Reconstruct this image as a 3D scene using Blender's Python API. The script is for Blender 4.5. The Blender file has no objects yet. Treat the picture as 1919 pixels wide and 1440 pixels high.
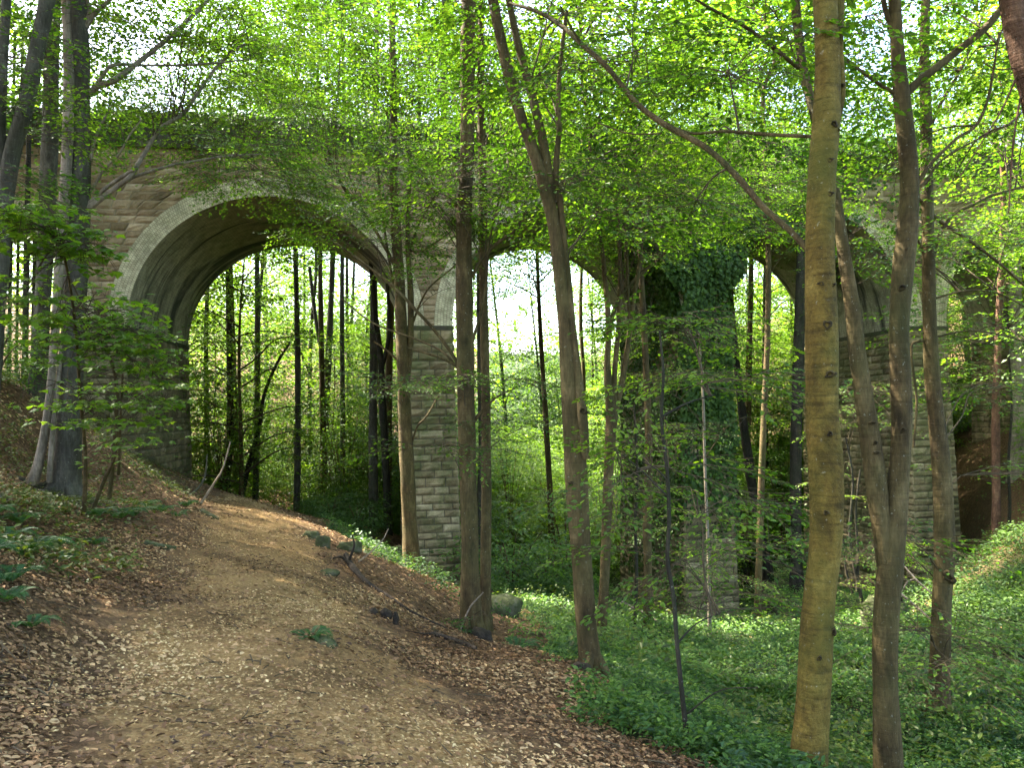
import bpy, math, random
import numpy as np
from mathutils import Vector, Matrix
R = np.random.default_rng(7)
random.seed(7)
SC = bpy.context.scene
COL = SC.collection
PI = math.pi
# ------------------------------------------------------------------ camera model
F_PX, W_PX, H_PX = 1443.0, 1919.0, 1440.0
PITCH, ROLL = math.radians(2.2), math.radians(1.0)
_f = np.array([0, math.cos(PITCH), math.sin(PITCH)])
_r0 = np.array([1.0, 0, 0]); _u0 = np.array([0, -math.sin(PITCH), math.cos(PITCH)])
_r = math.cos(ROLL) * _r0 - math.sin(ROLL) * _u0
_u = math.sin(ROLL) * _r0 + math.cos(ROLL) * _u0

def P(px, py, depth):
    """world point seen at photo pixel (px, py), `depth` metres ahead; the eye is the origin"""
    d = _f + _r * ((px - W_PX / 2) / F_PX) + _u * (-(py - H_PX / 2) / F_PX)
    return d * (depth / d[1])

def RAD(wpx, depth):
    return (.86 if depth < 8.5 else .79) * wpx * depth / F_PX / 2

# ------------------------------------------------------------------ mesh builder
class MB:
    def __init__(self):
        self.v = []; self.f = []; self.n = 0
    def add(self, verts, faces, mat=0, tint=None, smooth=False, uv=None):
        verts = np.asarray(verts, float).reshape(-1, 3)
        faces = np.asarray(faces, np.int64)
        if not len(faces): return
        if faces.ndim == 1: faces = faces.reshape(1, -1)
        m = len(faces)
        t = np.full(m, .5) if tint is None else np.broadcast_to(np.asarray(tint, float), (m,))
        self.v.append(verts)
        self.f.append((faces + self.n, np.full(m, mat, np.int32), t, np.full(m, smooth, bool), uv))
        self.n += len(verts)
    def box(self, lo, hi, mat=0, tint=.5):
        x0, y0, z0 = lo; x1, y1, z1 = hi
        v = [(x0,y0,z0),(x1,y0,z0),(x1,y1,z0),(x0,y1,z0),(x0,y0,z1),(x1,y0,z1),(x1,y1,z1),(x0,y1,z1)]
        self.add(v, [(0,3,2,1),(4,5,6,7),(0,1,5,4),(1,2,6,5),(2,3,7,6),(3,0,4,7)], mat, tint)
    def build(self, name, mats, parent=None, offset=None, shadow=True):
        me = bpy.data.meshes.new(name)
        if self.v:
            V = np.concatenate(self.v)
            if offset is not None: V = V - np.asarray(offset)
            me.vertices.add(len(V)); me.vertices.foreach_set('co', V.astype(np.float32).ravel())
            idx = np.concatenate([f[0].ravel() for f in self.f])
            tot = np.concatenate([np.full(len(f[0]), f[0].shape[1]) for f in self.f])
            start = np.concatenate([[0], np.cumsum(tot)[:-1]])
            me.loops.add(len(idx)); me.loops.foreach_set('vertex_index', idx.astype(np.int32))
            me.polygons.add(len(tot)); me.polygons.foreach_set('loop_start', start.astype(np.int32))
            me.polygons.foreach_set('material_index', np.concatenate([f[1] for f in self.f]).astype(np.int32))
            me.polygons.foreach_set('use_smooth', np.concatenate([f[3] for f in self.f]))
            a = me.attributes.new('tint', 'FLOAT', 'FACE')
            a.data.foreach_set('value', np.concatenate([f[2] for f in self.f]).astype(np.float32))
            if any(f[4] is not None for f in self.f):
                u = me.uv_layers.new(name='UVMap')
                uv = np.concatenate([(np.asarray(f[4], float).reshape(-1, 2) if f[4] is not None else np.zeros((f[0].size, 2))) for f in self.f])
                u.data.foreach_set('uv', uv.astype(np.float32).ravel())
            me.update(calc_edges=True)
        for m in (mats if isinstance(mats, (list, tuple)) else [mats]): me.materials.append(m)
        o = bpy.data.objects.new(name, me); COL.objects.link(o)
        if parent is not None: o.parent = parent
        return o

def tag(o, label=None, cat=None, group=None, kind=None):
    if label: o['label'] = label
    if cat: o['category'] = cat
    if group: o['group'] = group
    if kind: o['kind'] = kind
    return o

def empty(name, loc, rz=0.0):
    o = bpy.data.objects.new(name, None); COL.objects.link(o)
    o.location = loc; o.rotation_euler = (0, 0, rz); o.empty_display_size = .3
    return o

def copy_tree(o, loc, rz, sc=1.0, label=None, group=None):
    c = o.copy(); COL.objects.link(c)
    c.location = loc; c.rotation_euler = (0, 0, rz); c.scale = (sc, sc, sc)
    for ch in o.children:
        d = ch.copy(); COL.objects.link(d); d.parent = c
        for g in ch.children:
            e = g.copy(); COL.objects.link(e); e.parent = d
    if label: c['label'] = label
    if group: c['group'] = group
    return c

# ------------------------------------------------------------------ shapes
def smooth_path(pts, rad, per=6):
    pts = np.asarray(pts, float); rad = np.asarray(rad, float)
    n = len(pts)
    if n < 3:
        t = np.linspace(0, 1, per + 1)[:, None]
        return pts[0] * (1 - t) + pts[-1] * t, rad[0] * (1 - t[:, 0]) + rad[-1] * t[:, 0]
    ext = np.vstack([2 * pts[0] - pts[1], pts, 2 * pts[-1] - pts[-2]])
    out, ro = [], []
    for i in range(n - 1):
        p0, p1, p2, p3 = ext[i:i + 4]
        for t in np.arange(per) / per:
            out.append(.5 * ((2 * p1) + (-p0 + p2) * t + (2 * p0 - 5 * p1 + 4 * p2 - p3) * t * t + (-p0 + 3 * p1 - 3 * p2 + p3) * t ** 3))
            ro.append(rad[i] * (1 - t) + rad[i + 1] * t)
    out.append(pts[-1]); ro.append(rad[-1])
    return np.array(out), np.array(ro)

def tube(mb, pts, rad, seg=8, mat=0, per=6, lump=.06, flare=0.0, cap=True, tint=.5, wob=0.0):
    p, r = smooth_path(pts, rad, per)
    n = len(p)
    if wob:
        k = np.linspace(0, 1, n)
        for ax in range(2):
            p[:, ax] += wob * np.sin(k * PI) * np.sin(k * R.uniform(8, 16) + R.uniform(0, 6))
    tan = np.gradient(p, axis=0); tan /= np.linalg.norm(tan, axis=1)[:, None] + 1e-9
    ref = np.array([0.0, 1, 0]) if abs(tan[0, 1]) < .8 else np.array([1.0, 0, 0])
    a = np.cross(tan, ref); a /= np.linalg.norm(a, axis=1)[:, None] + 1e-9
    b = np.cross(tan, a)
    th = np.linspace(0, 2 * PI, seg, endpoint=False)
    s = np.linalg.norm(np.diff(p, axis=0), axis=1); s = np.concatenate([[0], np.cumsum(s)])
    ph = R.uniform(0, 6, 6)
    rr = r[:, None] * (1 + lump * (np.sin(2 * th[None] + ph[0] + 1.1 * s[:, None]) + .7 * np.sin(3 * th[None] + ph[1] - 2.3 * s[:, None]) + .5 * np.sin(s[:, None] * 5 + ph[2]) + .4 * np.sin(5 * th[None] + ph[3] + 4 * s[:, None])))
    if flare:
        g = np.exp(-s / (r[0] * 2.9))[:, None]
        rr = rr * (1 + flare * g * (.55 + .45 * np.cos(5 * th[None] + ph[4]) + .25 * np.cos(3 * th[None] + ph[5])))
    v = p[:, None, :] + rr[..., None] * (np.cos(th)[None, :, None] * a[:, None] + np.sin(th)[None, :, None] * b[:, None])
    v = v.reshape(-1, 3)
    i = np.arange(n - 1)[:, None] * seg; j = np.arange(seg)[None]; j2 = (j + 1) % seg
    q = np.stack([i + j, i + j2, i + seg + j2, i + seg + j], -1).reshape(-1, 4)
    mb.add(v, q, mat, tint, True)
    if cap:
        mb.add(v[-seg:], np.arange(seg)[None], mat, tint)
    return p, r

def leaves(mb, pos, d, nrm, size, mat=0, tint=None, lod=0, width=.62):
    """lod 0: folded oval of two quads; 1: one rhomb quad; 2: lobed maple leaf"""
    n = len(pos)
    if not n: return
    d = d / (np.linalg.norm(d, axis=1)[:, None] + 1e-9)
    s = np.cross(d, nrm); s /= np.linalg.norm(s, axis=1)[:, None] + 1e-9
    up = np.cross(s, d)
    size = np.broadcast_to(size, (n,))
    t = R.random(n) if tint is None else tint
    if lod == 1:
        prof = [(0, 0, 0), (.48, .5, .06), (1, 0, -.05), (.45, -.5, .06)]
        faces = [(0, 1, 2, 3)]
    elif lod == 0:
        prof = [(0, 0, 0), (.3, .46, .10), (.72, .38, .08), (1, 0, -.08), (.72, -.38, .08), (.3, -.46, .10)]
        faces = [(0, 1, 2, 3), (0, 3, 4, 5)]
    else:
        prof = [(0, 0, 0), (-.05, .45, -.05), (.22, .42, .04), (.42, .78, -.04), (.55, .38, .06), (1.0, 0, -.1), (.55, -.38, .06), (.42, -.78, -.04), (.22, -.42, .04), (-.05, -.45, -.05)]
        faces = [(0, 1, 2, 3, 4), (0, 4, 5, 6), (0, 6, 7, 8, 9)]
    k = len(prof)
    pr = np.array(prof); w = width if lod != 2 else 1.0
    v = pos[:, None] + size[:, None, None] * (pr[None, :, 0, None] * d[:, None] + w * pr[None, :, 1, None] * s[:, None] + pr[None, :, 2, None] * up[:, None])
    base = (np.arange(n) * k)[:, None]
    first = True
    V = v.reshape(-1, 3)
    n0 = mb.n
    by = {}
    for f in faces: by.setdefault(len(f), []).append(f)
    for kk, fs in by.items():
        F = np.concatenate([base + np.array(f)[None] for f in fs]); T = np.tile(t, len(fs))
        if first:
            mb.add(V, F, mat, T); first = False
        else:
            mb.v.append(np.zeros((0, 3))); mb.f.append((F + n0, np.full(len(F), mat, np.int32), T, np.zeros(len(F), bool), None))

def make_spray(nleaf, L=1.0, leaf=.075):
    """a flat beech-like branchlet along +x: leaf positions, directions, normals, sizes + twig segments"""
    pos, d, nr, sz, seg = [], [], [], [], []
    ax = lambda t: np.array([L * t, .05 * math.sin(3 * t), .04 * math.sin(2.4 * t) - .13 * L * t * t])
    pts = [ax(t) for t in np.linspace(0, 1, 6)]
    for i in range(5): seg.append((pts[i], pts[i + 1], .0045 - .0007 * i))
    ns = 7
    per = max(2, nleaf // (2 * ns))
    for k in range(ns):
        t = .14 + .80 * k / (ns - 1)
        for sgn in (-1, 1):
            if R.random() < .1: continue
            b = ax(min(1, t + R.uniform(-.04, .04)))
            l = L * (.50 * (1 - t) + .14) * R.uniform(.7, 1.25)
            ang = sgn * R.uniform(.6, 1.05)
            dr = np.array([math.cos(ang), math.sin(ang), R.uniform(-.25, .12)])
            e = b + dr * l; seg.append((b, e, .0025))
            for m in range(per):
                u = (m + .7) / per
                q = b + dr * l * u + np.array([0, 0, -.12 * l * u * u])
                la = ang + (1 if m % 2 else -1) * R.uniform(.35, .95)
                pos.append(q); d.append([math.cos(la), math.sin(la), R.uniform(-.45, .1)])
                nr.append([R.normal(0, .28), R.normal(0, .28), 1]); sz.append(leaf * R.uniform(.7, 1.2))
    return tuple(np.array(x) for x in (pos, d, nr, sz)) + (seg,)

SPRAY = [make_spray(64) for _ in range(5)]
SPRAY_LITE = [make_spray(36, 1.0, .135) for _ in range(5)]

def rotm(yaw, pitch, roll):
    cy, sy, cp, sp, cr, sr = np.cos(yaw), np.sin(yaw), np.cos(pitch), np.sin(pitch), np.cos(roll), np.sin(roll)
    x = np.stack([cy * cp, sy * cp, sp], -1)
    y = np.stack([-sy * cr - cy * sp * sr, cy * cr - sy * sp * sr, cp * sr], -1)
    z = np.cross(x, y)
    return np.stack([x, y, z], -1)   # columns

def add_sprays(mb, org, yaw, pitch, roll, sc, protos=None, lod=0, twig_mat=1, leaf_scale=1.0, tint=None, twigs=True):
    protos = protos or SPRAY
    M = rotm(yaw, pitch, roll); n = len(org)
    which = R.integers(0, len(protos), n)
    base = np.clip(R.normal(.5, .17, n), 0, 1) if tint is None else tint
    for k, (pos, d, nr, sz, seg) in enumerate(protos):
        I = np.where(which == k)[0]
        if not len(I): continue
        m = M[I]; m_ = len(pos)
        p = np.einsum('nij,lj->nli', m, pos) * sc[I][:, None, None] + org[I][:, None]
        dd = np.einsum('nij,lj->nli', m, d); nn = np.einsum('nij,lj->nli', m, nr)
        S = (sz[None] * leaf_scale * R.uniform(.8, 1.15, (len(I), m_)) * (sc[I][:, None] ** .3))
        T = np.clip(base[I][:, None] + R.normal(0, .16, (len(I), m_)), 0, 1)
        keep = R.random((len(I), m_)) > .07
        leaves(mb, p[keep], dd[keep], nn[keep], S[keep], 0, T[keep], lod)
        if twigs:
            A = np.array([s[0] for s in seg]); B = np.array([s[1] for s in seg]); w = np.array([s[2] for s in seg])
            a = np.einsum('nij,lj->nli', m, A) * sc[I][:, None, None] + org[I][:, None]
            b = np.einsum('nij,lj->nli', m, B) * sc[I][:, None, None] + org[I][:, None]
            a = a.reshape(-1, 3); b = b.reshape(-1, 3); w = np.tile(w, len(I))[:, None]
            t = b - a; o1 = np.cross(t, [0.3, 0.8, .2]); o1 /= np.linalg.norm(o1, axis=1)[:, None] + 1e-9
            o2 = np.cross(t, o1); o2 /= np.linalg.norm(o2, axis=1)[:, None] + 1e-9
            c = [o1, -.5 * o1 + .87 * o2, -.5 * o1 - .87 * o2]
            V = np.stack([a + w * c[0], a + w * c[1], a + w * c[2], b + w * .7 * c[0], b + w * .7 * c[1], b + w * .7 * c[2]], 1).reshape(-1, 3)
            bs = (np.arange(len(a)) * 6)[:, None]
            F = np.concatenate([bs + np.array([[0, 1, 4, 3]]), bs + np.array([[1, 2, 5, 4]]), bs + np.array([[2, 0, 3, 5]])])
            mb.add(V, F, twig_mat)

# ------------------------------------------------------------------ materials
def nodes(name):
    m = bpy.data.materials.new(name); m.use_nodes = True
    nt = m.node_tree; nt.nodes.clear()
    out = nt.nodes.new('ShaderNodeOutputMaterial')
    return m, nt, out
def N(nt, t, **kw):
    n = nt.nodes.new(t)
    for k, v in kw.items():
        if k.startswith('i_'): n.inputs[k[2:].replace('_', ' ')].default_value = v
        else: setattr(n, k, v)
    return n
def ramp(nt, src, stops):
    r = nt.nodes.new('ShaderNodeValToRGB')
    e = r.color_ramp.elements
    while len(e) < len(stops): e.new(.5)
    for el, (p, c) in zip(e, stops):
        el.position = p; el.color = (*c, 1) if len(c) == 3 else c
    nt.links.new(src, r.inputs[0]); return r
def mix(nt, fac, a, b, mode='MIX'):
    x = nt.nodes.new('ShaderNodeMix'); x.data_type = 'RGBA'; x.blend_type = mode
    L = nt.links
    for s, v in ((x.inputs['Factor'], fac), (x.inputs['A'], a), (x.inputs['B'], b)):
        if hasattr(v, 'is_output') or hasattr(v, 'links'): L.new(v, s)
        elif isinstance(v, (int, float)): s.default_value = v
        else: s.default_value = (*v, 1)
    return x.outputs['Result']
def noise(nt, vec, scale, detail=4, rough=.55, dist=0):
    n = N(nt, 'ShaderNodeTexNoise'); n.inputs['Scale'].default_value = scale; n.inputs['Detail'].default_value = detail
    n.inputs['Roughness'].default_value = rough; n.inputs['Distortion'].default_value = dist
    if vec is not None: nt.links.new(vec, n.inputs['Vector'])
    return n.outputs['Fac']
def mapped(nt, src, scale):
    m = N(nt, 'ShaderNodeMapping'); m.inputs['Scale'].default_value = scale
    nt.links.new(src, m.inputs['Vector']); return m.outputs['Vector']

def leaf_material(name, dark, mid, light, trans=.45, tgain=1.7, rough=.5):
    m, nt, out = nodes(name); L = nt.links
    a = N(nt, 'ShaderNodeAttribute', attribute_name='tint')
    oi = N(nt, 'ShaderNodeObjectInfo')
    add = N(nt, 'ShaderNodeMath', operation='MULTIPLY_ADD'); add.inputs[1].default_value = .22
    L.new(oi.outputs['Random'], add.inputs[0]); L.new(a.outputs['Fac'], add.inputs[2])
    sub = N(nt, 'ShaderNodeMath', operation='SUBTRACT'); sub.inputs[1].default_value = .11; L.new(add.outputs[0], sub.inputs[0])
    c = ramp(nt, sub.outputs[0], [(0.05, dark), (.5, mid), (.95, light)]).outputs[0]
    pb = N(nt, 'ShaderNodeBsdfPrincipled'); pb.inputs['Roughness'].default_value = rough
    pb.inputs['Specular IOR Level'].default_value = .35
    L.new(c, pb.inputs['Base Color'])
    tr = N(nt, 'ShaderNodeBsdfTranslucent')
    tc = mix(nt, 1.0, c, (tgain * 1.02, tgain, tgain * .5), 'MULTIPLY'); L.new(tc, tr.inputs['Color'])
    ms = N(nt, 'ShaderNodeMixShader'); ms.inputs[0].default_value = trans
    L.new(pb.outputs[0], ms.inputs[1]); L.new(tr.outputs[0], ms.inputs[2]); L.new(ms.outputs[0], out.inputs[0])
    return m

def bark_material(name, c0, c1, c2, moss=(.07, .09, .02), mossy=.4, vs=.35, bump=.6, rings=.35, fs=.22):
    m, nt, out = nodes(name); L = nt.links
    tc = N(nt, 'ShaderNodeTexCoord').outputs['Object']
    st = mapped(nt, tc, (1, 1, vs))
    n1 = noise(nt, st, 5.0, 6, .6, .4)
    n2 = noise(nt, mapped(nt, tc, (1, 1, fs)), 38.0, 5, .65)
    n3 = noise(nt, tc, 1.7, 4, .6)
    hz = noise(nt, mapped(nt, tc, (.5, .5, 5.0)), 4.5, 4, .65)
    base = ramp(nt, n1, [(.30, c0), (.52, c1), (.74, c2)]).outputs[0]
    fine = ramp(nt, n2, [(.3, (.45, .45, .45)), (.62, (1.15, 1.15, 1.15))]).outputs[0]
    base = mix(nt, .75, base, fine, 'MULTIPLY')
    rg = ramp(nt, hz, [(.33, (.45, .43, .4)), (.46, (1, 1, 1)), (.8, (1.08, 1.08, 1.06))]).outputs[0]
    base = mix(nt, rings, base, rg, 'MULTIPLY')
    ms_ = ramp(nt, n3, [(.42, (0, 0, 0)), (.68, (1, 1, 1))]).outputs[0]
    mm = N(nt, 'ShaderNodeMath', operation='MULTIPLY'); mm.inputs[1].default_value = mossy; L.new(ms_, mm.inputs[0])
    base = mix(nt, mm.outputs[0], base, moss)
    lich = ramp(nt, noise(nt, tc, 26, 3, .6), [(.66, (0, 0, 0)), (.72, (1, 1, 1))]).outputs[0]
    lm = N(nt, 'ShaderNodeMath', operation='MULTIPLY'); lm.inputs[1].default_value = .3; L.new(lich, lm.inputs[0])
    base = mix(nt, lm.outputs[0], base, (.42, .42, .34))
    pb = N(nt, 'ShaderNodeBsdfPrincipled'); pb.inputs['Roughness'].default_value = .88
    pb.inputs['Specular IOR Level'].default_value = .2
    L.new(base, pb.inputs['Base Color'])
    h = N(nt, 'ShaderNodeMath', operation='ADD'); L.new(n1, h.inputs[0]); L.new(n2, h.inputs[1])
    h2 = N(nt, 'ShaderNodeMath', operation='ADD'); L.new(h.outputs[0], h2.inputs[0]); L.new(hz, h2.inputs[1])
    b = N(nt, 'ShaderNodeBump'); b.inputs['Strength'].default_value = bump; b.inputs['Distance'].default_value = .025
    L.new(h2.outputs[0], b.inputs['Height']); L.new(b.outputs[0], pb.inputs['Normal'])
    L.new(pb.outputs[0], out.inputs[0]); return m

def simple(name, stops, scale=8, rough=.9, bump=.4, dist=.02, tint=0.0, coord='Object', detail=6):
    m, nt, out = nodes(name); L = nt.links
    tc = N(nt, 'ShaderNodeTexCoord').outputs[coord]
    n = noise(nt, tc, scale, detail, .62)
    src = n
    if tint:
        a = N(nt, 'ShaderNodeAttribute', attribute_name='tint')
        x = N(nt, 'ShaderNodeMix'); x.data_type = 'FLOAT'; x.inputs['Factor'].default_value = tint
        L.new(n, x.inputs['A']); L.new(a.outputs['Fac'], x.inputs['B']); src = x.outputs['Result']
    c = ramp(nt, src, stops).outputs[0]
    pb = N(nt, 'ShaderNodeBsdfPrincipled'); pb.inputs['Roughness'].default_value = rough
    pb.inputs['Specular IOR Level'].default_value = .2
    L.new(c, pb.inputs['Base Color'])
    if bump:
        b = N(nt, 'ShaderNodeBump'); b.inputs['Strength'].default_value = bump; b.inputs['Distance'].default_value = dist
        L.new(noise(nt, tc, scale * 2.3, 6, .65), b.inputs['Height']); L.new(b.outputs[0], pb.inputs['Normal'])
    L.new(pb.outputs[0], out.inputs[0]); return m

LEAF_BEECH = leaf_material('beech_leaf', (.015, .045, .004), (.046, .108, .007), (.115, .195, .013), .48, 1.9)
LEAF_FAR = leaf_material('far_leaf', (.016, .046, .006), (.044, .102, .009), (.10, .178, .014), .48, 1.9)
LEAF_BRIGHT = leaf_material('bright_leaf', (.028, .068, .006), (.064, .128, .009), (.125, .20, .016), .52, 1.9)
LEAF_MAPLE = leaf_material('sycamore_leaf', (.035, .088, .008), (.075, .155, .010), (.13, .21, .016), .48, 2.0)
LEAF_IVY = leaf_material('ivy_leaf', (.014, .038, .004), (.034, .074, .007), (.065, .12, .010), .28, 1.5, .7)
LEAF_GARLIC = leaf_material('ground_leaf', (.014, .044, .008), (.046, .106, .016), (.115, .195, .034), .42, 1.8, .5)
LEAF_FERN = leaf_material('fern_leaf', (.014, .048, .010), (.028, .080, .014), (.055, .12, .02), .42, 1.7)
LEAF_BANK = leaf_material('bank_leaf', (.040, .055, .008), (.058, .090, .011), (.10, .13, .016), .38, 1.6)
BARK_GREY = bark_material('grey_beech_bark', (.034, .030, .022), (.070, .062, .045), (.135, .12, .09), (.040, .048, .014), .35)
BARK_BROWN = bark_material('brown_bark', (.026, .017, .006), (.080, .054, .020), (.155, .110, .046), (.040, .046, .010), .45)
BARK_OLIVE = bark_material('olive_smooth_bark', (.048, .030, .005), (.118, .076, .013), (.195, .137, .030), (.065, .070, .010), .6, .6, .7, .75, .8)
BARK_DARK = bark_material('dark_bark', (.012, .009, .006), (.024, .019, .012), (.050, .040, .026), (.022, .03, .008), .4)
BARK_RED = bark_material('reddish_pine_bark', (.04, .020, .012), (.10, .05, .028), (.19, .105, .06), (.07, .055, .02), .15, .5, 1.0, .5)
BARK_PALE_AND_SUNLIT = bark_material('pale_and_sunlit_bark', (.10, .08, .055), (.20, .16, .115), (.32, .26, .19), (.10, .11, .04), .25)  # pale bark; on the stout beech's limbs it paints in sunlight
TWIG = simple('twig_bark', [(.3, (.03, .022, .012)), (.7, (.085, .062, .032))], 20, .9, 0)
DEADWOOD = simple('dead_wood', [(.3, (.10, .075, .05)), (.7, (.30, .23, .16))], 14, .9, .5)
KNOT = simple('knot_bark', [(.35, (.014, .010, .005)), (.65, (.07, .05, .018))], 24, .95, .8)
MOSSROCK = simple('mossy_rock', [(.30, (.028, .028, .018)), (.5, (.055, .065, .022)), (.7, (.12, .11, .075))], 6, .95, .8, .05)
DARKROT = simple('rotten_wood', [(.3, (.010, .008, .006)), (.7, (.05, .036, .024))], 10, .95, .8, .03)
LITTER = None
# ------------------------------------------------------------------ terrain
BASES = [  # photo pixel and depth of places where something stands on the ground
 (600,1440,3.7),(200,1440,3.7),(520,1200,6.4),(150,1250,5.4),(480,1080,9.9),(300,1090,9.5),(480,1000,15.8),(480,960,22.3),(470,940,28),(400,950,25),
 (560,975,21),(640,1010,19),(700,1040,17.5),
 (118,942,13.0),(70,890,15),(0,1010,8),(0,1150,5.4),(20,720,17),(0,800,14.5),(210,930,13.5),(300,960,15),(215,850,26),(340,890,33),(100,760,24),
 (772,1078,22),(888,1178,13),(910,1178,14),(1112,1272,9),(820,1090,29),(1000,1250,8.4),(860,1260,7.6),(740,1180,9.4),(700,1080,14),
 (1260,1440,5.5),(900,1440,4.6),(1500,1500,6),(1660,1510,8),(1757,1345,11),(1128,1200,16),(1213,1190,18),(1300,1440,6),
 (1345,1172,32),(1770,1085,35),(1400,1310,13),(1550,1200,18),(1880,1262,15),(1700,1160,22),(1495,1112,31),(1440,1082,38),
 (1840,1130,20),(1850,1010,27),(1865,1030,28),(1905,885,33),(1830,840,40),(1919,780,44),
 (980,1110,28),(725,1000,33),(1000,1060,40)]
CTRL = [tuple(P(*b)) for b in BASES]
CTRL += [(-15,-8,-.6),(-8,-6,-1.3),(0,-6,-1.9),(6,-6,-3.4),(14,-8,-4.6),(-30,-10,5),(25,-6,-3.5),(40,-5,1),(-25,8,4.2),(-38,20,8),(-22,22,2.6),(-14,18,1.3),
 (-30,45,4),(-22,46,-1.2),(-15,36,-3.4),(-11.6,36,-4.4),(-13,46,-6.6),(-5,50,-7.4),(3,52,-8.4),(12,55,-8.2),(22,50,-4.5),(32,45,0),(24,20,-3.0),(34,25,1.5),(50,30,7),(20,4,-4.6),
 (-45,75,9),(-20,80,3),(0,85,-6),(12,90,-7),(35,85,4),(60,70,12),(-60,110,16),(-20,115,8),(5,120,2),(30,120,6),(70,110,18),(-60,30,14),(70,20,12),
 (0,160,12),(-60,160,22),(60,160,20),(-70,-10,14),(70,-10,8)]
CTRL = np.array(CTRL)

def _tps_fit(xy, z, lam):
    n = len(xy)
    d = np.linalg.norm(xy[:, None] - xy[None], axis=2)
    K = np.where(d > 0, d * d * np.log(d + 1e-12), 0) + lam * np.eye(n)
    Pm = np.hstack([np.ones((n, 1)), xy])
    A = np.zeros((n + 3, n + 3)); A[:n, :n] = K; A[:n, n:] = Pm; A[n:, :n] = Pm.T
    return np.linalg.solve(A, np.concatenate([z, np.zeros(3)]))
# fit in a warped plane so that near detail stays near
def _warp(x, y):
    x = np.asarray(x, float); y = np.asarray(y, float)
    r = np.sqrt(x * x + y * y + 9.0); k = np.log1p(r / 6.0) / r * 6
    return np.stack([x * k, y * k], -1)
_CW = _warp(CTRL[:, 0], CTRL[:, 1])
_TW = _tps_fit(_CW, CTRL[:, 2], .08)

def _smooth(x, y):
    x = np.asarray(x, float); y = np.asarray(y, float); sh = x.shape
    q = _warp(x.ravel(), y.ravel()); out = np.empty(len(q))
    for i in range(0, len(q), 20000):
        c = q[i:i + 20000]
        d = np.linalg.norm(c[:, None] - _CW[None], axis=2)
        out[i:i + 20000] = np.where(d > 0, d * d * np.log(d + 1e-12), 0) @ _TW[:-3] + _TW[-3] + c @ _TW[-2:]
    return out.reshape(sh)
_wv = [(R.uniform(.5, 3.2), R.uniform(0, 2 * PI), R.uniform(0, 6)) for _ in range(26)]
def bumps(x, y):
    o = 0
    for k, a, p in _wv: o = o + np.sin(k * (x * math.cos(a) + y * math.sin(a)) + p) * (.022 / k ** .8)
    return o
_GX = np.linspace(-75, 85, 641); _GY = np.linspace(-18, 165, 733)
_GZ = _smooth(*np.meshgrid(_GX, _GY, indexing='ij'))
def smooth_h(x, y):
    fx = np.clip((np.asarray(x, float) - _GX[0]) / (_GX[1] - _GX[0]), 0, len(_GX) - 1.001); fy = np.clip((np.asarray(y, float) - _GY[0]) / (_GY[1] - _GY[0]), 0, len(_GY) - 1.001)
    i = fx.astype(int); j = fy.astype(int); u = fx - i; v = fy - j
    return _GZ[i, j] * (1 - u) * (1 - v) + _GZ[i + 1, j] * u * (1 - v) + _GZ[i, j + 1] * (1 - u) * v + _GZ[i + 1, j + 1] * u * v
# path: centre line and half width by depth
_py = np.array([-14, 0, 3.7, 6.4, 9.9, 15.8, 22.3, 28, 34, 42, 52]); _px = np.array([0.2, -.5, -1.0, -1.9, -3.1, -5.2, -7.5, -9.6, -11.2, -12.4, -14])
_pw = np.array([1.6, 1.6, 1.55, 1.5, 1.45, 1.45, 1.5, 1.3, 1.2, 1.1, 1.0])
def path_d(x, y):
    """signed fraction across the path: <1 is on it"""
    e = .22 * np.sin(y * 1.3) + .15 * np.sin(y * 2.9 + 1) + .1 * np.sin(y * 5.3 + x)
    return np.abs(x - np.interp(y, _py, _px)) / (np.interp(y, _py, _pw) + e)
def ground(x, y):
    x = np.asarray(x, float); y = np.asarray(y, float)
    return smooth_h(x, y) + bumps(x, y) * np.clip(path_d(x, y) - .4, .25, 1.4)
def gz(x, y): return float(ground(np.array([x]), np.array([y]))[0])

def stream_d(x, y):
    cx = np.interp(y, [-5, 6, 12, 15, 20, 27, 33, 40, 52], [16, 13, 10.6, 9.6, 8.6, 9.2, 10.6, 12.2, 14])
    return np.abs(x - cx)
def cover_mask(x, y):
    """1 where green ground cover grows, 0 on leaf litter"""
    edge = np.interp(y, [-6, 4, 5.5, 7.4, 9, 12, 14, 17, 21, 25, 29, 36, 60], [2.5, 1.3, 1.05, .75, .5, .55, .5, .1, -.4, -1.0, -1.4, -3.5, -6])
    n = .35 * np.sin(1.9 * y + x) + .25 * np.sin(3.7 * x - 2.1 * y) + .2 * np.sin(6.1 * y + 2 * x)
    n = n + .22 * np.sin(9.3 * y - 3 * x) + .15 * np.sin(14 * x + 5 * y)
    m = np.clip((x - edge + n) / .7, 0, 1)
    red = np.clip((x - np.interp(y, [15, 20, 27, 40], [30, 8.8, 12.5, 16.5])) / 1.2, 0, 1) * np.clip((y - 21) / 3, 0, 1)
    return m * (1 - .85 * red)

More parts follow.
